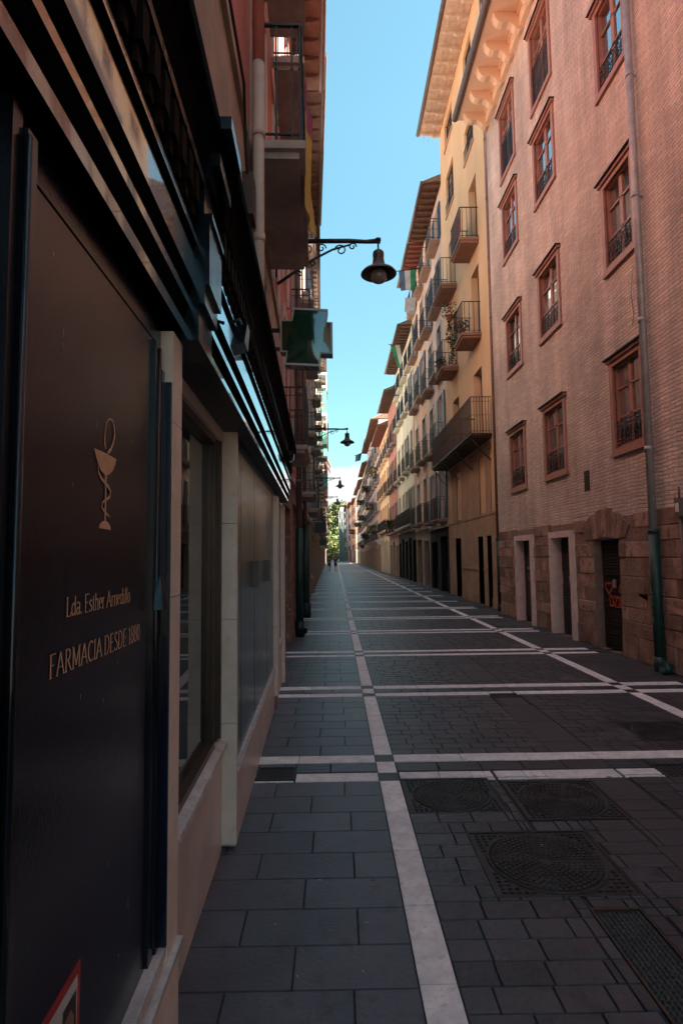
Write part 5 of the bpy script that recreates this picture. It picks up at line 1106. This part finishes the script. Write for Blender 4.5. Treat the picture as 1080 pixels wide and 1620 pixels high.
hd = MB(); hd.tube([(0, 0, 0.03), (0, 0, -.09)], .012, 8)
hd.lathe([(0.0, -.08), (.045, -.085), (.072, -.11), (.078, -.15), (.074, -.20), (.082, -.26), (.10, -.31), (.15, -.345), (.21, -.375), (.24, -.41), (.242, -.425), (.235, -.43), (.20, -.405), (.14, -.375), (.09, -.34), (0, -.33)], n=28)
HEAD = hd.build('lamp_hood', M_lamp, link=False)
gb = MB(); gb.lathe([(.075, -.36), (.105, -.40), (.118, -.445), (.108, -.49), (.08, -.525), (.04, -.545), (0, -.55)], n=24)
GLOBE = gb.build('globe', mat('grey_frosted_globe', (.26, .22, .215), .12, .1, 4, spec=.8, coat=.6), link=False)
LBL = ['nearest bell-shaped street lamp on a scrolled bracket, hanging large against the sky', 'second street lamp down the street, against the sky beside the balconies', 'third street lamp down the street, before the bright cloud', 'fourth street lamp down the street, just above the trees', 'fifth street lamp down the street, in front of the trees', 'sixth street lamp, small, in front of the trees', 'seventh street lamp, very small, in front of the trees', 'eighth street lamp, farthest one visible']
for k, (y, z) in enumerate(((7.6, 5.92), (19.3, 5.92), (31.8, 5.95), (41.5, 5.9), (52.5, 5.9), (63.5, 5.9), (75, 5.9), (87, 5.9))):
    X0 = (LX(y) + 0.02)
    t = thing('street_lamp', LBL[k], 'street lamp', (X0, y, z), 0, 'bracket street lamps along the left facades')
    for p, off in ((ARM, 0), (HEAD, 1.39)):
        c = p.copy(); C.objects.link(c); c.parent = t; c.location = (off, 0, -0.05 if off else 0)
        if off: g = GLOBE.copy(); C.objects.link(g); g.parent = c
# ================================================================ PLANTS, FLAGS, CLOTHS
def plant(x, y, z, label, r=.22, h=.3, n=260, flowers=0, pot=True, trail=0.0, ml=None, ls=.035):
    t = thing('potted_plant', label, 'plant', (x, y, z)); rnd = random.Random(int(y * 100 + z * 7)); m = MB()
    for k in range(n):
        a = rnd.uniform(0, 6.28); rr = r * rnd.random() ** .5; zz = h * rnd.uniform(-.1, 1.1)
        if trail and rnd.random() < .5: zz = -rnd.uniform(0, trail); rr *= .55 + .25 * math.sin(zz * 5)
        c = Vector((rr * math.cos(a), rr * math.sin(a), zz)); u = Vector((rnd.gauss(0, 1), rnd.gauss(0, 1), rnd.gauss(0, 1))).normalized(); v = u.orthogonal().normalized(); w = u.cross(v); s_ = ls * rnd.uniform(.6, 1.5)
        m.cur = 1 if flowers and rnd.random() < flowers else 0; m.quad([c - v * s_, c + w * s_ * .55, c + v * s_, c - w * s_ * .55])
    m.build('foliage', [ml or M_leafd, M_flower], t)
    if pot: m = MB(); m.lathe([(0, -.2), (.08, -.2), (.11, 0), (.12, 0), (.12, .03), (.1, .03), (0, .02)], n=14); m.build('pot', M_terra, t)
plant(4.14, 20.1, 10.15, 'pink geraniums in a terracotta pot on the corner of an orange house balcony', .26, .42, 420, .10, trail=1.0)
plant(4.35, 19.2, 9.25, 'red flowering plant on the floor of the middle balcony of the orange house', .25, .3, 260, .12)
plant(4.3, 22.75, 9.2, 'dark plant on the lower far balcony of the orange house', .25, .3, 200)
plant(4.2, 20.05, 9.25, 'trailing dark vine hanging from the middle balcony of the orange house', .22, .5, 400, .03, False, trail=.9)
k = 0
FP = [(4.35, 46.5, 3.9, .35, .5, 'green shrub on the first-floor balcony of the brick red house'), (4.3, 66.0, 10.6, .6, 1.1, 'big dark green shrub filling a high balcony of the pale rose house'), (4.3, 68.5, 4.3, .7, .9, 'bright green bushy plant on a low balcony of the pale rose house'), (4.3, 72, 7.4, .6, .8, 'green shrub on the second-floor balcony of the pale rose house'),
      (4.3, 80, 10.5, .6, .7, 'dark shrub high on the lilac grey house'), (4.3, 84, 4.2, .6, .6, 'leafy plant on a low balcony of the lilac grey house'), (4.3, 92, 7.3, .7, .7, 'leafy plant on the long pinkish stone house, second floor'), (4.3, 98, 10.3, .7, .7, 'leafy plant on the long pinkish stone house, third floor'), (4.3, 110, 7.2, .8, .7, 'leafy plant on the grey lilac house at the right'), (4.3, 146, 7.3, .9, .9, 'reddish plant on the peach corner house beyond the side street'),
      (-0.95, 43, 13.4, .45, .6, 'dark plant on the box balcony of the white house on the left'), (-1.1, 30, 6.9, .3, .4, 'green plant on a balcony of the pinkish cream house on the left')]
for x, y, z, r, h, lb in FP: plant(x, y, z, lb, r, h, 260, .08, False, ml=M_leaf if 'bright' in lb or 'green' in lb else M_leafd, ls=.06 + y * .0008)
def cloth(name, label, cat, pts, mats, bands, nseg=10, thick=.006, wave=.03):
    """pts: four corners; bands split along the first edge"""
    a, b, c, d = [Vector(p) for p in pts]; m = MB(); nrm = (b - a).cross(d - a).normalized(); nb_ = len(bands)
    for i in range(nseg):
        for j in range(nb_ * 2):
            m.cur = bands[j // 2]
            def P(u, v): 
                q = a.lerp(b, u).lerp(d.lerp(c, u), v); return q + nrm * wave * math.sin(v * 9 + u * 5) * (.3 + v)
            u0, u1, v0, v1 = j / (nb_ * 2), (j + 1) / (nb_ * 2), i / nseg, (i + 1) / nseg
            Q = [P(u0, v0), P(u1, v0), P(u1, v1), P(u0, v1)]; m.hexa(Q, [p + nrm * thick for p in Q])
    o = m.build(name, mats); tag(o, label, cat); return o
M_fw = mat('white_flag_cloth', (.62, .60, .58), .9, .08, 6); M_fg = mat('green_flag_cloth', (.05, .26, .12), .9, .1, 6); M_fb = mat('grey_blue_flag_cloth', (.12, .16, .24), .9, .1, 6); M_yc = mat('yellow_banner_cloth', (.50, .33, .07), .9, .1, 6); M_mg = mat('magenta_banner_cloth', (.30, .05, .12), .9, .1, 6)
cloth('flag', 'green and white flag with a blue band, hung out high on the peach house', 'flag', [(3.6, 30.6, 17.1), (4.55, 30.6, 17.2), (4.5, 30.7, 16.1), (3.7, 30.6, 16.0)], [M_fb, M_fw, M_fg], [0, 1, 2])
cloth('flag', 'white cloth flag hanging below the striped one on the peach house', 'flag', [(4.0, 31.2, 15.9), (4.6, 31.2, 15.9), (4.5, 31.3, 14.9), (3.95, 31.2, 15.1)], [M_fw], [0])
cloth('flag', 'long green and white flag blowing from the cream ashlar house below its eave', 'flag', [(3.85, 38.6, 16.0), (4.5, 38.6, 16.0), (4.75, 38.6, 14.2), (4.35, 38.6, 14.4)], [M_fg, M_fw], [0, 1])
cloth('flag', 'small dark teal flag hanging far down the street in front of the bright cloud', 'flag', [(2.7, 74, 14.6), (3.5, 74, 14.9), (3.3, 74, 13.9), (2.6, 74, 13.7)], [M_fb, M_sg], [0, 1])
m = MB(); m.tube([(2.5, 74, 14.5), (5.0, 74, 15.3)], .03, 6); tag(m.build('flag_pole', M_iron), 'thin pole reaching out from the pale rose house holding the small teal flag', 'flag pole')
m = MB(); m.tube([(3.4, 30.6, 17.1), (4.9, 30.6, 17.3)], .025, 6); tag(m.build('flag_pole', M_iron), 'thin pole holding the striped flag on the peach house', 'flag pole')
m = MB(); m.tube([(3.75, 38.6, 16.0), (4.9, 38.6, 15.95)], .025, 6); tag(m.build('flag_pole', M_iron), 'thin pole holding the green and white flag on the cream ashlar house', 'flag pole')
cloth('banner', 'yellow and magenta banner tied outside the railing of the large pharmacy balcony', 'banner', [(-.235, 4.95, 5.95), (-.235, 4.95, 4.75), (-.19, 5.35, 4.7), (-.20, 5.3, 5.8)], [M_mg, M_yc], [0, 1, 1, 1], wave=.02)
cloth('laundry', 'blue and white washing hanging on the high balcony of the salmon red house', 'laundry', [(-.5, 9.6, 10.3), (-.5, 10.9, 10.3), (-.5, 10.9, 9.4), (-.5, 9.6, 9.4)], [M_fb, M_fw, M_fb], [0, 1, 2], wave=.02)
# ================================================================ PEOPLE
def skin_body(name, verts, edges, radii, mats, parent=None, root=0):
    me = bpy.data.meshes.new(name); me.from_pydata(verts, edges, []); o = bpy.data.objects.new(name, me); C.objects.link(o)
    md = o.modifiers.new('skin', 'SKIN'); 
    for i, r in enumerate(radii): me.skin_vertices[0].data[i].radius = (r, r) if not isinstance(r, tuple) else r
    for i in range(len(verts)): me.skin_vertices[0].data[i].use_root = (i == root)
    sb = o.modifiers.new('sub', 'SUBSURF'); sb.levels = 1; sb.render_levels = 1; md.use_smooth_shade = True
    me.materials.append(mats)
    if parent: o.parent = parent
    return o
def walker(x, y, label, top, bot, hair, ph_=1, h=1.72, skin=M_skin):
    t = thing('person', label, 'person', (x, y, 0), 0.0)
    P = {}
    V = [(0, 0, .92), (0, .01, 1.12), (0, 0, 1.36), (0, 0, 1.46), (0, -.01, 1.56), (0, -.01, 1.68)]
    E_ = [(0, 1), (1, 2), (2, 3), (3, 4), (4, 5)]; Rr = [(.15, .10), (.13, .09), (.15, .09), .05, .085, .075]
    for sgn in (-1, 1):
        i = len(V); st = .20 * sgn * ph_
        V += [(sgn * .18, 0, 1.38), (sgn * .23, -st * .4, 1.12), (sgn * .22, -st * .9 + .06, .90), (sgn * .22, -st + .08, .82)]; E_ += [(2, i), (i, i + 1), (i + 1, i + 2), (i + 2, i + 3)]; Rr += [.055, .042, .032, .028]
        i = len(V); V += [(sgn * .09, 0, .86), (sgn * .10, st * .6, .48), (sgn * .10, st * .9 - (.12 if st < 0 else 0), .09), (sgn * .10, st * .9 + (.10 if st > 0 else 0), .035)]
        E_ += [(0, i), (i, i + 1), (i + 1, i + 2), (i + 2, i + 3)]; Rr += [.085, .058, .036, .034]
    V = [(a, b, c * h / 1.75) for a, b, c in V]
    body = skin_body('body', V, E_, Rr, skin, t)
    def clad(nm, idx_edges, grow, mt_):
        used = sorted({i for e in idx_edges for i in e}); mp_ = {u: k for k, u in enumerate(used)}
        rr = []
        for u in used: r = Rr[u]; rr.append(tuple(v + grow for v in r) if isinstance(r, tuple) else r + grow)
        skin_body(nm, [V[u] for u in used], [(mp_[a], mp_[b]) for a, b in idx_edges], rr, mt_, t)
    clad('shirt', [(0, 1), (1, 2), (2, 6), (6, 7), (2, 14), (14, 15)], .014, top)
    V2 = list(V); 
    clad('shorts', [(0, 10), (10, 11), (0, 18), (18, 19)], .022, bot)
    m = MB(); m.lathe([(0, .13), (.05, .125), (.09, .09), (.105, .03), (.10, -.05), (.08, -.10)], (0, .005, 1.60 * h / 1.75), 14); m.build('hair', hair, t)
    m = MB()
    for sgn in (-1, 1): st = .20 * sgn * ph_; m.box(sgn * .10 - .045, sgn * .10 + .045, st * .9 - (.20 if st < 0 else .05), st * .9 + (.0 if st < 0 else .2), 0, .07)
    m.build('shoes', M_iron, t); return t
walker(-.74, 66, 'distant person in a green top walking left of the white line', mat('green_shirt', (.04, .14, .05), .9, .1, 6), mat('black_shorts', (.01, .01, .012), .9, .1, 6), M_iron, 1, 1.70)
walker(-.02, 66.4, 'person in a black top and black shorts walking on the white line, far away', mat('black_shirt', (.012, .012, .014), .9, .1, 6), mat('black_short2', (.01, .01, .012), .9, .1, 6), mat('reddish_hair', (.16, .06, .03), .8, .1, 6), -1, 1.76)
# seated person on the doorstep, legs out into the street
t = thing('person', 'person in pale shorts and white trainers perched in a doorway on the left', 'person', (-1.18, 24.6, 0))
V = [(-.12, .05, .82), (-.2, .06, 1.05), (-.22, .05, 1.28), (-.20, .04, 1.37), (-.19, .03, 1.47), (-.19, .03, 1.57)]; E_ = [(0, 1), (1, 2), (2, 3), (3, 4), (4, 5)]; Rr = [.13, .12, .14, .05, .085, .07]
for sgn in (-1, 1):
    i = len(V); V += [(-.2, sgn * .17 + .05, 1.28), (-.12, sgn * .2 + .05, 1.03), (.03, sgn * .14 + .05, .93), (.10, sgn * .1 + .05, .92)]; E_ += [(2, i), (i, i + 1), (i + 1, i + 2), (i + 2, i + 3)]; Rr += [.055, .042, .032, .03]
    i = len(V); V += [(-.02, sgn * .09 + .05, .83), (.26, sgn * .10 + .05, .80 if sgn > 0 else .74), (.20 + .05 * sgn, sgn * .10 + .05, .45), (.16 + .08 * sgn, sgn * .10 + .05, .09), (.27 + .08 * sgn, sgn * .10 + .03, .04)]; E_ += [(0, i), (i, i + 1), (i + 1, i + 2), (i + 2, i + 3), (i + 3, i + 4)]; Rr += [.085, .065, .05, .036, .034]
skin_body('body', V, E_, Rr, M_skin, t)
skin_body('shorts', [(-.12, .05, .82), (-.02, -.04, .83), (.22, -.05, .75), (-.02, .14, .83), (.22, .15, .80)], [(0, 1), (1, 2), (0, 3), (3, 4)], [.14, .105, .09, .105, .09], mat('pale_shorts', (.50, .46, .42), .9, .1, 6), t)
skin_body('shirt', [(-.12, .05, .86), (-.2, .06, 1.05), (-.22, .05, 1.30), (-.2, -.12, 1.28), (-.2, .22, 1.28), (-.15, -.14, 1.12), (-.15, .24, 1.12)], [(0, 1), (1, 2), (2, 3), (2, 4), (3, 5), (4, 6)], [.14, .135, .15, .07, .07, .055, .055], mat('dark_blue_shirt', (.02, .025, .04), .9, .1, 6), t)
m = MB(); m.lathe([(0, .12), (.05, .115), (.085, .08), (.095, .02), (.09, -.05)], (-.19, .035, 1.50), 12); m.build('hair', M_iron, t)
m = MB()
for sgn in (-1, 1): m.hexa([(.10 + .08 * sgn, sgn * .1 + .0, 0), (.36 + .08 * sgn, sgn * .1 - .01, 0), (.36 + .08 * sgn, sgn * .1 + .08, 0), (.10 + .08 * sgn, sgn * .1 + .09, 0)], [(.10 + .08 * sgn, sgn * .1 + .01, .11), (.32 + .08 * sgn, sgn * .1, .06), (.32 + .08 * sgn, sgn * .1 + .07, .06), (.10 + .08 * sgn, sgn * .1 + .08, .11)])
m.build('shoes', M_white, t)
m = MB(); m.box(-.28, .06, -.25, .35, .66, .72)
for x in (-.25, .03):
    for y in (-.22, .32): m.tube([(x, y, 0), (x, y, .66)], .015, 6)
tag(m.build('stool', M_rust, None, (-1.22, 24.6, 0)), 'tall brown stool under the person perched in the doorway', 'stool')
# small black door box before the peach house

for x, y, z, w, lb, c in ((-1.0, 27.0, 3.3, .55, 'small dark round shop sign hanging on the left facade before the pinkish cream house', (.02, .02, .022)), (-1.35, 47.0, 3.1, .6, 'small green shop sign hanging on the left facade of the white house', (.03, .10, .06)), (4.55, 57, 3.3, .5, 'small pale shop sign hanging on the yellow ochre house', (.5, .48, .42)), (4.55, 92, 3.4, .6, 'dark hanging lantern-shaped sign on the long pinkish stone house', (.02, .02, .02))):
    sg = 1 if x < 0 else -1; t = thing('shop_sign', lb, 'shop sign', (x, y, z))
    m = MB(); m.box(-.25 * sg, (w + .1) * sg, -.015, .015, .0, .03); m.build('arm', M_iron, t)
    m = MB(); m.hexa([(sg * w * .1, -.04, -.06), (sg * w, -.04, -.06), (sg * w, .04, -.06), (sg * w * .1, .04, -.06)], [(sg * w * .1, -.04, -.55), (sg * w, -.04, -.55), (sg * w, .04, -.55), (sg * w * .1, .04, -.55)]); m.build('panel', mat('sign_' + str(int(y)), c, .4, .1, 5), t)
